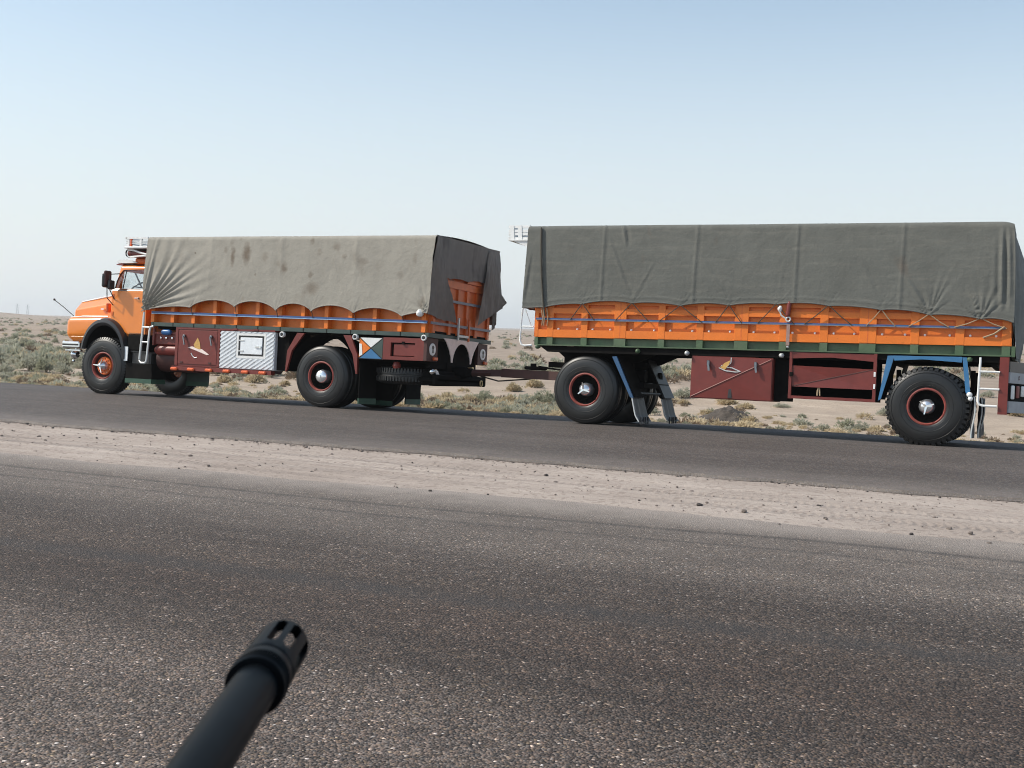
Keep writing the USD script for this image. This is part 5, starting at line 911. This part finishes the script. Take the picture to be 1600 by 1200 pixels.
# ------------------------------------------------------------------ trailer tarpaulin
C2 = [(-3.70, 1.83), (-3.30, 1.845), (-2.655, 1.905), (-1.83, 1.93), (-1.05, 1.905), (-0.30, 1.925), (0.41, 1.955), (1.17, 1.945), (1.91, 1.90), (2.56, 1.845), (3.24, 1.80), (3.67, 1.755)]
R2 = [0.0, 0.025, 0.045, 0.032, 0.040, 0.028, 0.034, 0.022, 0.032, 0.026, 0.034, 0.01]
def trailer_hem(x):
    for (xa, za), (xb, zb_), h in zip(C2[:-1], C2[1:], R2):
        if x <= xb or xb == 3.67:
            t = np.clip((x - xa) / (xb - xa), 0, 1); return za + (zb_ - za) * t + h * (4 * t * (1 - t)) ** 0.8
SEAM = [(-3.44, -3.32), (-2.345, -2.36), (-0.85, -0.87), (0.67, 0.665), (2.17, 2.15)]
def trailer_relief(x, z):
    p = np.stack([x, z, x * 0], -1)
    d = 0.040 * fb(p * np.array([0.6, 0.5, 1]), 3, 80) + 0.004 * fb(p * np.array([5, 2.0, 1]), 4, 81)
    for a, b in SEAM:
        xc = b + (a - b) * (z - 1.9) / 1.25; d += 0.010 * np.exp(-((x - xc) / 0.016) ** 2) - 0.004 * np.exp(-((x - xc - 0.055) / 0.03) ** 2)
    for i_, (cx_, cz_) in enumerate(C2[2:-1]):
        big = i_ >= 7
        d += fan(x, z, cx_, cz_ - 0.015, math.radians(35), math.radians(150), 6 if big else 4, 0.34 if big else 0.25, 0.030 if big else 0.007, 20 + i_)
    # long soft creases running down from the seams
    for (x0_, z0_, x1_, z1_, am) in ((-2.30, 3.02, -1.86, 2.0, 0.009), (-2.05, 3.16, -1.98, 2.85, 0.018), (-0.84, 2.75, -0.30, 2.0, 0.006), (-1.5, 2.6, -1.83, 1.98, 0.004), (0.5, 2.6, 0.41, 2.0, 0.003), (1.55, 2.7, 1.9, 1.95, 0.004), (2.2, 2.4, 2.56, 1.88, 0.015), (-3.62, 2.7, -3.69, 1.9, 0.012)):
        tq = np.clip((z0_ - z) / (z0_ - z1_), 0, 1); xc = x0_ + (x1_ - x0_) * tq; ins = (z < z0_ + 0.05) & (z > z1_ - 0.05)
        d += ins * am * (np.exp(-((x - xc) / 0.022) ** 2) - 0.7 * np.exp(-((x - xc - 0.05) / 0.03) ** 2)) * np.sin(np.pi * np.clip((z0_ + 0.05 - z) / (z0_ - z1_ + 0.1), 0, 1))
    d += 0.028 * np.sin((x - 3.36 + 0.03 * (z - 2)) * 2 * np.pi / 0.11) * np.exp(-((x - 3.52) / 0.10) ** 2) * np.clip((z - 1.9) / 0.3, 0, 1) * np.clip((3.12 - z) / 0.4, 0, 1)
    d += 0.006 * np.exp(-((z - np.vectorize(trailer_hem)(x) - 0.075) / 0.012) ** 2)      # stitched hem line
    return d
t2 = thing('tarpaulin', 'plain olive grey tarpaulin with vertical seams stretched over the trailer', 'tarpaulin', (RXO, 17.62, 0), ROLLED)
xs_q = np.concatenate([np.arange(-3.695, 3.60, 0.021), [3.61, 3.635, 3.655, 3.665]])
PQ = tarp_surface(xs_q, trailer_hem, 3.165, -0.02, W_ + 0.12, 64, 24, trailer_relief, 1.85, lean=0.045, roof=0.03)
# corners: the front edge leans back at the top, the rear edge is rounded
u_ = np.clip((PQ[..., 2] - 1.8) / 1.35, 0, 1)
PQ[..., 0] += np.clip((-3.3 - PQ[..., 0]) / 0.4, 0, 1) * 0.025 * u_
k_ = np.clip((PQ[..., 0] - 3.45) / 0.22, 0, 1); PQ[..., 2] -= k_ ** 2 * 0.035 * np.clip((PQ[..., 2] - 2.9) / 0.2, 0, 1)
PQ[..., 0] -= k_ * 0.055 * u_ ** 2
part(t2, 'cover', sheet(PQ), 'olive_canvas', 60)
hem = PQ[:, 0].copy(); hem[:, 1] -= 0.004; part(t2, 'hem', tube(hem, 0.010, 6), 'olive_canvas')
part(t2, 'rear_cover', sheet(patch((3.70, -0.03, 1.27), (3.74, W_ + 0.1, 1.30), (3.61, -0.01, 3.12), (3.61, W_ + 0.12, 3.12), 70, 60, 0.06, 3.0, 91, 0.20)), 'olive_canvas', 60)
part(t2, 'corner_flap', sheet(patch((3.655, -0.04, 1.75), (3.72, 0.05, 1.30), (3.615, -0.015, 3.05), (3.64, 0.10, 3.0), 16, 50, 0.03, 5.0, 93)), 'olive_canvas', 60)
part(t2, 'front_cover', sheet(patch((-3.71, W_ + 0.1, 1.80), (-3.71, -0.02, 1.83), (-3.675, W_ + 0.12, 3.12), (-3.675, -0.01, 3.12), 50, 40, 0.03, 2.0, 95)), 'olive_canvas', 60)
part(t2, 'edge_rope', tube([(-3.435, -0.045, 3.13), (-3.41, -0.07, 2.7), (-3.37, -0.085, 2.3), (-3.315, -0.085, 1.86), (-3.29, -0.06, 1.70)], 0.014, 6), 'dark_rope')
for i_, (cx_, cz_) in enumerate(C2[2:-1]):
    for s in (-1, 1):
        ex = cx_ + s * (0.20 + 0.07 * ((i_ * 7) % 3)); part(t2, 'tie_rope', tube([(cx_, -0.07, cz_ + 0.01), ((cx_ + ex) / 2, -0.06, (cz_ + 1.68) / 2 - 0.01), (ex, -0.040, 1.665 + 0.0038 * cx_)], 0.0075, 5), 'rope' if i_ > 5 else 'dark_rope')
part(t2, 'tie_rope', tube([(3.55, -0.06, 1.70), (3.42, -0.04, 1.60), (3.28, -0.01, 1.545)], 0.012, 6), 'rope')
for cx_ in (-3.33, -3.36, -3.27): part(t2, 'rope_wrap', tube([(cx_, -0.05, 1.83), (cx_ + 0.03, -0.052, 1.66), (cx_ + 0.01, -0.02, 1.55)], 0.009, 5), 'rope')


# ------------------------------------------------------------------ shrubs
def bush(n, w, h, leaf, seed, spread=0.6, flat=0.45):
    """Small thin leaves and twigs spread through an uneven dome."""
    r = np.random.default_rng(seed); V, Fc = [], []
    lobes = [(r.uniform(-.3, .3) * w, r.uniform(-.3, .3) * w, r.uniform(.45, 1.0)) for _ in range(7)]
    for k in range(n):
        lx, ly, ls = lobes[r.integers(len(lobes))]
        a, rr = r.uniform(0, 2 * np.pi), abs(r.normal(0, 0.42)) * w * 0.36
        x, y = lx + rr * np.cos(a), ly + rr * np.sin(a); q = np.clip(1 - (np.hypot(x, y) / (0.55 * w)) ** 2, 0.02, 1)
        z = h * ls * q ** flat * r.uniform(0.12, 1.0) ** 0.6
        d = np.array([x * 1.6, y * 1.6, h * 0.9]) + r.normal(0, spread * h, 3); d /= np.linalg.norm(d); sd = np.cross(d, r.normal(0, 1, 3)); sd /= np.linalg.norm(sd)
        L, wd = leaf * r.uniform(0.6, 1.5), leaf * 0.16 * r.uniform(0.7, 1.5); p = np.array([x, y, z])
        i = len(V); V += [p - sd * wd * .5, p + d * L * .5 + sd * wd, p + d * L, p + d * L * .5 - sd * wd]; Fc += [(i, i + 1, i + 2), (i, i + 2, i + 3)]
    return tm(V, Fc)
def twigs(n, w, h, seed):
    r = np.random.default_rng(seed); out = []
    for _ in range(n):
        a = r.uniform(0, 2 * np.pi); rr = w * r.uniform(.1, .5); out.append(tube([(0, 0, -0.03), (rr * .4 * np.cos(a), rr * .4 * np.sin(a), h * .45), (rr * np.cos(a), rr * np.sin(a), h * r.uniform(.6, 1))], [0.010, 0.007, 0.003], 4, False))
    return join(out)
KINDS = {  # parts of each kind of plant: leaf count, width, height, leaf length, material
    'saltbush': [(1700, 1.0, 0.50, 0.085, 'saltbush_leaf')], 'green_shrub': [(1700, 1.0, 0.58, 0.085, 'green_leaf')],
    'dry_tuft': [(1500, 0.8, 0.42, 0.16, 'straw_leaf')], 'twiggy_bush': [(1100, 0.9, 0.45, 0.10, 'twig_leaf')]}
FIRST = {}
def plant(kind, x, y, s, sz, label, group):
    nm = {'saltbush': 'saltbush', 'green_shrub': 'shrub', 'dry_tuft': 'grass_tuft', 'twiggy_bush': 'dry_bush'}[kind]
    cat = {'saltbush': 'shrub', 'green_shrub': 'shrub', 'dry_tuft': 'grass', 'twiggy_bush': 'shrub'}[kind]
    z = float(desert_z(np.array([x]), np.array([y]))[0]) - 0.03
    v = int(abs(x * 13.7 + y * 7.3)) % 2; key = (kind, v)
    if key not in FIRST:
        t = thing(nm, label, cat, (x, y, z), (0, 0, (x * 57) % 360), (s, s, s * sz), group); FIRST[key] = t
        for n, w, h, lf, m in KINDS[kind]: part(t, 'foliage', bush(n, w, h, lf, 100 + 7 * v + len(kind), 0.45 if kind == 'dry_tuft' else 0.6), m, False)
        part(t, 'stems', twigs(14, 0.8, 0.42, 5 + v), 'twig_leaf')
        return t
    x_ = UsdGeom.Xform.Define(stage, numbered('/World', nm)); x_.AddTranslateOp().Set(Gf.Vec3d(x, y, z)); x_.AddRotateXYZOp().Set(Gf.Vec3f(0, 0, (x * 57) % 360)); x_.AddScaleOp().Set(Gf.Vec3f(s, s, s * sz))
    data(x_.GetPrim(), label, cat, group); x_.GetPrim().GetReferences().AddInternalReference(FIRST[key]); x_.GetPrim().SetInstanceable(True)
    return str(x_.GetPath())
def ground_at(px, py):
    d = F * 1850 + RC * (px - 800) - UC * (py - 600); t, s = 0.0, 5.0
    for s in np.concatenate([np.arange(12, 60, 0.05), np.arange(60, 600, 0.5)]):
        P_ = CAM + d / np.linalg.norm(d) * s
        if P_[1] > 21.7 and P_[2] <= float(desert_z(P_[0:1], P_[1:2])[0]): return P_, s
    return P_, s
for a_ in (
    ('saltbush', -33.87, 31.42, 0.84, 1.0, 'grey-green saltbush at the left edge of the picture, nearest the road', None),
    ('saltbush', -34.67, 33.28, 1.19, 1.0, 'wide grey saltbush second from left in the row beside the road', None),
    ('green_shrub', -33.96, 33.43, 0.90, 1.15, 'darker tall saltbush in the roadside row ahead of the truck bumper', None),
    ('saltbush', -33.23, 33.52, 0.93, 1.0, 'pale saltbush in the roadside row just in front of the truck tyre', None),
    ('saltbush', -35.81, 37.02, 0.64, 1.0, 'saltbush half hidden behind the truck front tyre', None),
    ('green_shrub', -49.42, 45.92, 0.78, 1.1, 'small round green bush at the left edge, second row from the road', None),
    ('green_shrub', -53.40, 50.45, 0.91, 1.1, 'round green bush left of the roadside row, with shaded right side', None),
    ('green_shrub', -57.85, 55.93, 0.93, 1.2, 'tall round green bush on the plain, third row from the road', None),
    ('green_shrub', -73.29, 68.73, 0.99, 1.2, 'dark green bush at far left, fourth row from the road', None),
    ('saltbush', -47.41, 46.58, 0.87, 1.0, 'low grey bush below the truck bumper end on the plain', None),
    ('green_shrub', -68.71, 68.44, 0.64, 1.2, 'small upright green bush left of the truck bumper', None),
    ('green_shrub', -46.84, 47.16, 0.82, 1.1, 'green bush directly below the truck bumper', None),
    ('saltbush', -69.46, 66.23, 0.87, 1.0, 'pale bush beside the tall round green bush on the plain', None),
    ('saltbush', -72.29, 66.87, 0.89, 1.0, 'pale bush at the left edge in the fourth row', None),
    ('saltbush', -79.11, 77.12, 0.73, 0.9, 'small distant saltbush left of the truck, below the spoil bank', None),
    ('saltbush', -105.67, 105.74, 0.74, 0.9, 'tiny distant saltbush just left of the truck fender', None),
    ('dry_tuft', -29.84, 28.26, 0.58, 0.6, 'low straw-coloured tuft on the sandy verge at left', None),
    ('dry_tuft', -28.89, 28.80, 0.44, 0.5, 'low straw-coloured tuft on the verge in front of the truck tyre', None),
    ('dry_tuft', -25.76, 33.48, 0.59, 1.0, 'dry tuft seen under the orange lamp bar of the truck', None),
    ('twiggy_bush', -27.16, 36.06, 0.54, 1.0, 'dark twiggy bush seen under the polished locker', None),
    ('dry_tuft', -25.55, 34.89, 0.80, 1.0, 'straw tuft seen under the polished locker, right of the dark twigs', None),
    ('saltbush', -27.18, 38.22, 0.69, 1.0, 'grey bush seen between the polished locker and the truck rear tyre', None),
    ('dry_tuft', -24.00, 34.52, 0.50, 0.8, 'dry tuft just ahead of the truck rear tyre', None),
    ('green_shrub', -16.28, 30.11, 0.48, 1.1, 'green shrub beside the last mud flap of the truck', None),
    ('twiggy_bush', -15.59, 29.63, 0.36, 1.3, 'brown twiggy bush under the truck rear bumper', None),
    ('dry_tuft', -15.39, 30.07, 0.59, 1.1, 'straw tuft under the right end of the truck bumper', None),
    ('green_shrub', -15.57, 31.04, 0.43, 0.9, 'small green shrub among the straw tufts behind the truck', None),
    ('dry_tuft', -14.40, 29.62, 0.61, 1.0, 'straw tuft left of the largest shrub under the drawbar', None),
    ('green_shrub', -14.03, 29.96, 0.68, 1.1, 'large grey-green shrub under the drawbar between truck and trailer', None),
    ('twiggy_bush', -13.51, 29.26, 0.38, 0.8, 'brown twigs at the foot of the large shrub under the drawbar', None),
    ('dry_tuft', -13.45, 30.11, 0.61, 1.0, 'straw tuft right of the large shrub under the drawbar', None),
    ('dry_tuft', -16.24, 36.76, 0.57, 1.2, 'tall golden straw tuft under the middle of the drawbar', None),
    ('saltbush', -12.83, 30.17, 0.62, 1.1, 'pale saltbush left of the trailer front tyre', None),
    ('green_shrub', -12.43, 30.22, 0.78, 1.2, 'big greenish saltbush against the trailer front tyre', None),
    ('dry_tuft', -16.25, 38.62, 0.68, 1.1, 'slanting golden straw below the trailer end of the drawbar', None),
    ('saltbush', -19.61, 40.56, 0.74, 0.8, 'low grey bush behind the drawbar nearer the truck', None),
    ('saltbush', -36.30, 83.42, 1.12, 0.8, 'low green-grey bush beyond the drawbar near the trailer ladder', None),
    ('saltbush', -49.57, 109.81, 1.19, 0.8, 'low bush on the plain in the gap between truck and trailer', None),
    ('green_shrub', -15.48, 52.89, 0.91, 0.9, 'green bush seen between the fender struts and the maroon locker', None),
    ('saltbush', -9.84, 34.94, 0.69, 1.0, 'grey-green bush left of the maroon trailer locker', None),
    ('twiggy_bush', -9.86, 34.04, 0.46, 0.7, 'brown dead bush at the foot of the grey-green bush by the locker', None),
    ('dry_tuft', -9.45, 33.84, 0.46, 0.8, 'straw tuft below the front corner of the maroon locker', None),
    ('dry_tuft', -8.31, 34.25, 0.76, 0.7, 'straw tuft beyond the dark heap, left', None),
    ('dry_tuft', -7.51, 33.25, 0.63, 0.6, 'pale straw tuft beyond the dark heap, right', None),
    ('saltbush', -6.66, 34.15, 0.57, 0.5, 'low pale bush right of the dark heap below the locker end', None),
    ('saltbush', -3.66, 28.03, 0.51, 0.8, 'dry grey bush left of the trailer rear tyre', None),
    ('dry_tuft', -3.31, 27.87, 0.46, 0.7, 'straw tuft touching the trailer rear tyre on its left', None),
    ('saltbush', -3.72, 33.53, 0.56, 0.9, 'grey bush half hidden by the trailer rear tyre', None),
    ('green_shrub', -0.73, 59.56, 0.73, 1.2, 'green shrub at the right edge of the picture behind the trailer', None),
    ('saltbush', -1.76, 50.92, 0.71, 0.8, 'grey bush seen through the trailer ladder', None),
    ('dry_tuft', -0.47, 36.29, 0.79, 0.6, 'straw tuft at the right edge of the picture', None),
): plant(*a_)

# far plain: scattered low scrub that reads as a mass
protos = UsdGeom.PointInstancer.Define(stage, '/World/desert_scrub'); pp = '/World/desert_scrub'
names = []
for k, (m, n, h) in enumerate((('saltbush_leaf', 260, 0.5), ('green_leaf', 240, 0.55), ('straw_leaf', 200, 0.35), ('twig_leaf', 200, 0.4))):
    path = f'{pp}/clump_{k + 1:03d}'; usdkit.mesh(stage, path, bush(n, 1.0, h, 0.20, 300 + k), MATS[m]); names.append(path)
r = np.random.default_rng(11); pos, idx, scl, ori = [], [], [], []
while len(pos) < 5200:
    y = 38 + 420 * r.uniform(0, 1) ** 2.2; x = r.uniform(-2.9 * y - 10, 0.30 * y + 4)
    if meshkit.noise(np.array([x * 0.05, y * 0.05, 0.0]), 3) < r.uniform(0.15, 0.75): continue
    pos.append((x, y)); idx.append(int(r.choice(4, p=[0.42, 0.2, 0.2, 0.18]))); scl.append(r.uniform(0.35, 1.15)); ori.append(r.uniform(0, 6.28))
while len(pos) < 9500:      # low litter and tufts on the verge close behind the road
    y = 22.95 + abs(r.normal(0, 3.5)); x = r.uniform(-42, 6)
    if x > -9.0 and r.uniform() < 0.6: continue
    pos.append((x, y)); idx.append(int(r.choice(4, p=[0.15, 0.1, 0.50, 0.25]))); scl.append(r.uniform(0.05, 0.26)); ori.append(r.uniform(0, 6.28))
while len(pos) < 11500:     # straw and dead brush along the bank
    y = 23.3 + abs(r.normal(0, 4.0)); x = r.uniform(-40, 5) if r.uniform() < 0.5 else r.uniform(-15.5, -9.3)
    if x > -9.0 and r.uniform() < 0.80: continue
    pos.append((x, y)); idx.append(int(r.choice(4, p=[0.18, 0.07, 0.55, 0.20]))); scl.append(r.uniform(0.15, 0.50)); ori.append(r.uniform(0, 6.28))
pos = np.array(pos); zz = desert_z(pos[:, 0], pos[:, 1])
protos.CreatePrototypesRel().SetTargets([Sdf.Path(p) for p in names]); protos.CreateProtoIndicesAttr(Vt.IntArray(idx))
protos.CreatePositionsAttr(Vt.Vec3fArray.FromNumpy(np.column_stack([pos, zz - 0.02]).astype(np.float32)))
protos.CreateScalesAttr(Vt.Vec3fArray.FromNumpy(np.repeat(np.array(scl, np.float32)[:, None], 3, 1))); protos.CreateOrientationsAttr(Vt.QuathArray([Gf.Quath(math.cos(a / 2), 0, 0, math.sin(a / 2)) for a in ori]))
data(protos.GetPrim(), 'low scattered scrub over the desert plain', 'scrub', None, 'stuff')

# ------------------------------------------------------------------ stones and clods
def rock(seed, flat=0.7):
    m = trimesh.creation.icosphere(2, 0.5); m.vertices *= (1 + 0.75 * fb(m.vertices * 2.6 + seed, 3, seed))[:, None]; m.vertices[:, 2] *= flat; return m
sp = UsdGeom.PointInstancer.Define(stage, '/World/gravel'); nm = []
for k in range(4): p = f'/World/gravel/pebble_{k + 1:03d}'; usdkit.mesh(stage, p, rock(400 + k), MATS['stone' if k < 3 else 'dark_stone'], smooth=False); nm.append(p)
r = np.random.default_rng(5); GP = []
for _ in range(5200):
    x = -24 + 26 * r.uniform(); b = r.uniform()
    y = (12.86 + abs(r.normal(0, 0.10)) * -1 + 0.1) if b < 0.30 else (r.uniform(9.7, 12.9) if b < 0.46 else 21.9 + abs(r.normal(0, 1.6)))
    if y < 14: z = -0.052 - 0.062 * np.clip((y - 9.9) / 2.7, 0, 1) + 0.0
    else: z = float(desert_z(np.array([x]), np.array([y]))[0])
    GP.append((x, y, z + 0.004, min(0.008 * math.exp(r.normal(0, 0.5)), 0.03)))
GP = np.array(GP); sp.CreatePrototypesRel().SetTargets([Sdf.Path(p) for p in nm]); sp.CreateProtoIndicesAttr(Vt.IntArray([int(k) for k in r.integers(0, 4, len(GP))]))
sp.CreatePositionsAttr(Vt.Vec3fArray.FromNumpy(GP[:, :3].astype(np.float32))); sp.CreateScalesAttr(Vt.Vec3fArray.FromNumpy(np.repeat(GP[:, 3:], 3, 1).astype(np.float32) * 1.6)); sp.CreateOrientationsAttr(Vt.QuathArray([Gf.Quath(math.cos(a / 2), 0, 0, math.sin(a / 2)) for a in r.uniform(0, 6.28, len(GP))]))
data(sp.GetPrim(), 'loose grit and pebbles along the road edges', 'gravel', None, 'stuff')
for k, (x, y, s, lab) in enumerate([(np.float64(-2.76), np.float64(10.49), np.float64(0.059), 'dark flat clod on the sand strip below the trailer front wheel'), (np.float64(-1.81), np.float64(11.2), np.float64(0.043), 'small dark clod on the sand strip right of centre'), (np.float64(-1.61), np.float64(10.33), np.float64(0.04), 'dark clod near the road edge, right of centre'), (np.float64(-0.86), np.float64(9.83), np.float64(0.038), 'lone dark clod at the sand edge toward the right'), (np.float64(-4.84), np.float64(11.89), np.float64(0.049), 'dark stone on the sand just below the trailer front wheel'), (np.float64(-11.8), np.float64(11.51), np.float64(0.054), 'dark stone on the sand at far left'), (np.float64(-7.99), np.float64(11.02), np.float64(0.044), 'dark stone on the sand below the truck rear wheel'), (np.float64(-6.85), np.float64(10.37), np.float64(0.041), 'stone on the sand right of the truck rear wheel'), (np.float64(-11.56), np.float64(13.54), np.float64(0.058), 'pale stone at the road edge below the truck cab'), (np.float64(-4.51), np.float64(11.34), np.float64(0.04), 'pale stone on the sand below the trailer front wheel'), (np.float64(-5.3), np.float64(14.95), np.float64(0.052), 'pale stone at the broken asphalt edge under the trailer')]):
    z = -0.052 - 0.062 * np.clip((y - 9.9) / 2.7, 0, 1)
    t = thing('stone', lab, 'stone', (x, y, z), (0, 0, k * 50), s); part(t, 'body', rock(500 + k, 0.55), 'stone' if 'pale' in lab else 'dark_stone', False)

# dark heap of spoil behind the trailer
hx, hy = np.meshgrid(np.linspace(-1.3, 1.4, 60) , np.linspace(-0.8, 0.9, 40), indexing='ij')
hz = 0.36 * np.exp(-np.abs((hx + 0.12) / np.where(hx < -0.12, 0.62, 0.55)) ** 1.7 - np.abs(hy / 0.40) ** 2) * (1 + 0.9 * fb(np.stack([hx * 3, hy * 3, hx * 0], -1), 4, 18)) + 0.22 * fb(np.stack([hx * 7, hy * 7, hx * 0], -1), 5, 17) * np.exp(-(hx / 0.8) ** 2 - hy ** 2 * 3) - 0.05
hp_ = top('spoil_heap', sheet(np.stack([hx, hy, hz], -1)), 'spoil_earth', 'dark heap of spoil on the verge below the maroon trailer locker', 'heap', smooth=True)
UsdGeom.Xformable(stage.GetPrimAtPath(hp_)).AddTranslateOp().Set(Gf.Vec3d(-6.78, 28.99, -0.62))

# ------------------------------------------------------------------ rifle muzzle in the foreground
def cpt(px, py, z): return CAM + (F + RC * (px - 800) / 1850 - UC * (py - 600) / 1850) * z
tip, rear = cpt(445, 1003, 0.500), cpt(303, 1215, 0.335)
ax = (tip - rear) / np.linalg.norm(tip - rear)
gun = thing('rifle', 'black rifle muzzle with slotted flash hider pointing over the foreground road', 'rifle', rear)
e1v = np.cross(ax, [0, 0, 1.0]); e1v /= np.linalg.norm(e1v); e2v = np.cross(e1v, ax); RM = np.stack([e1v, ax, e2v], 1)
Lg = float(np.linalg.norm(tip - rear))
def gp(m): v = m.vertices @ RM.T; return tm(v, m.faces)
part(gun, 'barrel', gp(lathe_y([(0.001, -0.46), (0.0088, -0.46), (0.0088, -0.30), (0.0125, -0.298), (0.0125, -0.262), (0.0084, -0.26), (0.0084, Lg - 0.068), (0.0082, Lg - 0.066), (0.0082, Lg - 0.058)][::-1], 48)), 'gun_metal')
part(gun, 'crush_washer', gp(lathe_y([(0.0085, Lg - 0.0705), (0.0108, Lg - 0.0705), (0.0113, Lg - 0.0685), (0.0098, Lg - 0.0658), (0.0114, Lg - 0.0630), (0.0108, Lg - 0.0608), (0.0085, Lg - 0.0608)][::-1], 48)), 'gun_metal')
hid = m3.Manifold.revolve(m3.CrossSection([np.array([(0.0042, 0), (0.0092, 0), (0.0109, 0.0015), (0.0109, 0.006), (0.0100, 0.0072), (0.0109, 0.0085), (0.0109, 0.0385), (0.0098, 0.0425), (0.0080, 0.0438), (0.0066, 0.0438), (0.0066, 0.012), (0.0042, 0.011)])]), 64)
for k in range(5):
    a = (50, 86, 5, 140, 200)[k]
    sl = m3.Manifold.hull_points(np.array([(x, yv, z) for x in (0.002, 0.03) for yv in (-0.0021, 0.0021) for z in (0.0155, 0.0365)] + [(x, 0, z) for x in (0.002, 0.03) for z in (0.0128, 0.0385)])).rotate((0, 0, a))
    hid = hid - sl
hm = man(hid); hm = tm(np.stack([hm.vertices[:, 0], hm.vertices[:, 2] * 1.38 + Lg - 0.0605, hm.vertices[:, 1]], 1), hm.faces[:, ::-1])
part(gun, 'flash_hider', gp(hm), 'gun_metal', 30)
part(gun, 'front_sight', gp(join(box(-0.003, 0.003, -0.295, -0.265, 0.012, 0.035), box(-0.010, -0.006, -0.295, -0.265, 0.012, 0.04), box(0.006, 0.010, -0.295, -0.265, 0.012, 0.04))), 'gun_metal', False)
part(gun, 'handguard', gp(lathe_y([(0.010, -0.32), (0.024, -0.322), (0.026, -0.35), (0.027, -0.46), (0.001, -0.462)], 32)), 'black_paint')

# ------------------------------------------------------------------ far pylons
def pylon(H):
    out = []; w0, w1 = H * 0.11, H * 0.018
    L4 = lambda k, t: np.array([(w0 + (w1 - w0) * t) * (1 if k in (0, 1) else -1), (w0 + (w1 - w0) * t) * (1 if k in (0, 3) else -1), H * t])
    lv = np.linspace(0, 1, 8)
    for k in range(4):
        out.append(tube([L4(k, 0), L4(k, 1)], H * 0.008, 4))
        for a, b in zip(lv[:-1], lv[1:]): out += [tube([L4(k, a), L4((k + 1) % 4, b)], H * 0.004, 4), tube([L4((k + 1) % 4, a), L4(k, b)], H * 0.004, 4)]
    for t, w in ((0.98, 0.16), (0.84, 0.22), (0.70, 0.18)): out.append(box(-H * w, H * w, -H * .008, H * .008, H * t - H * .008, H * t + H * .008))
    return out
for x, y, H, lab in [(np.float64(-1891.2), np.float64(1784.2), 22.5, 'left of two faint pylons on the horizon'), (np.float64(-1878.0), np.float64(1798.1), 21.1, 'right of two faint pylons on the horizon')]:
    t = thing('pylon', lab, 'pylon', (x, y, float(desert_z(np.array([x]), np.array([y]))[0]) - 0.5), (0, 0, 35)); m = pylon(H); part(t, 'tower', join(m[:-3]), 'pylon_steel', False)
    for a in m[-3:]: part(t, 'cross_arm', a, 'pylon_steel', False)
# ------------------------------------------------------------------ haze
MATS['haze'] = usdkit.material(stage, '/World/Looks/haze', {'v': ('principled_volume', {'color': (0.96, 0.96, 0.95), 'density': 0.00026, 'anisotropy': 0.3})}, [], volume='v.volume')
top('haze', box(-9500, 5500, -400, 9800, -12, 75), 'haze', 'thin dusty haze over the plain', None, 'stuff', smooth=False)
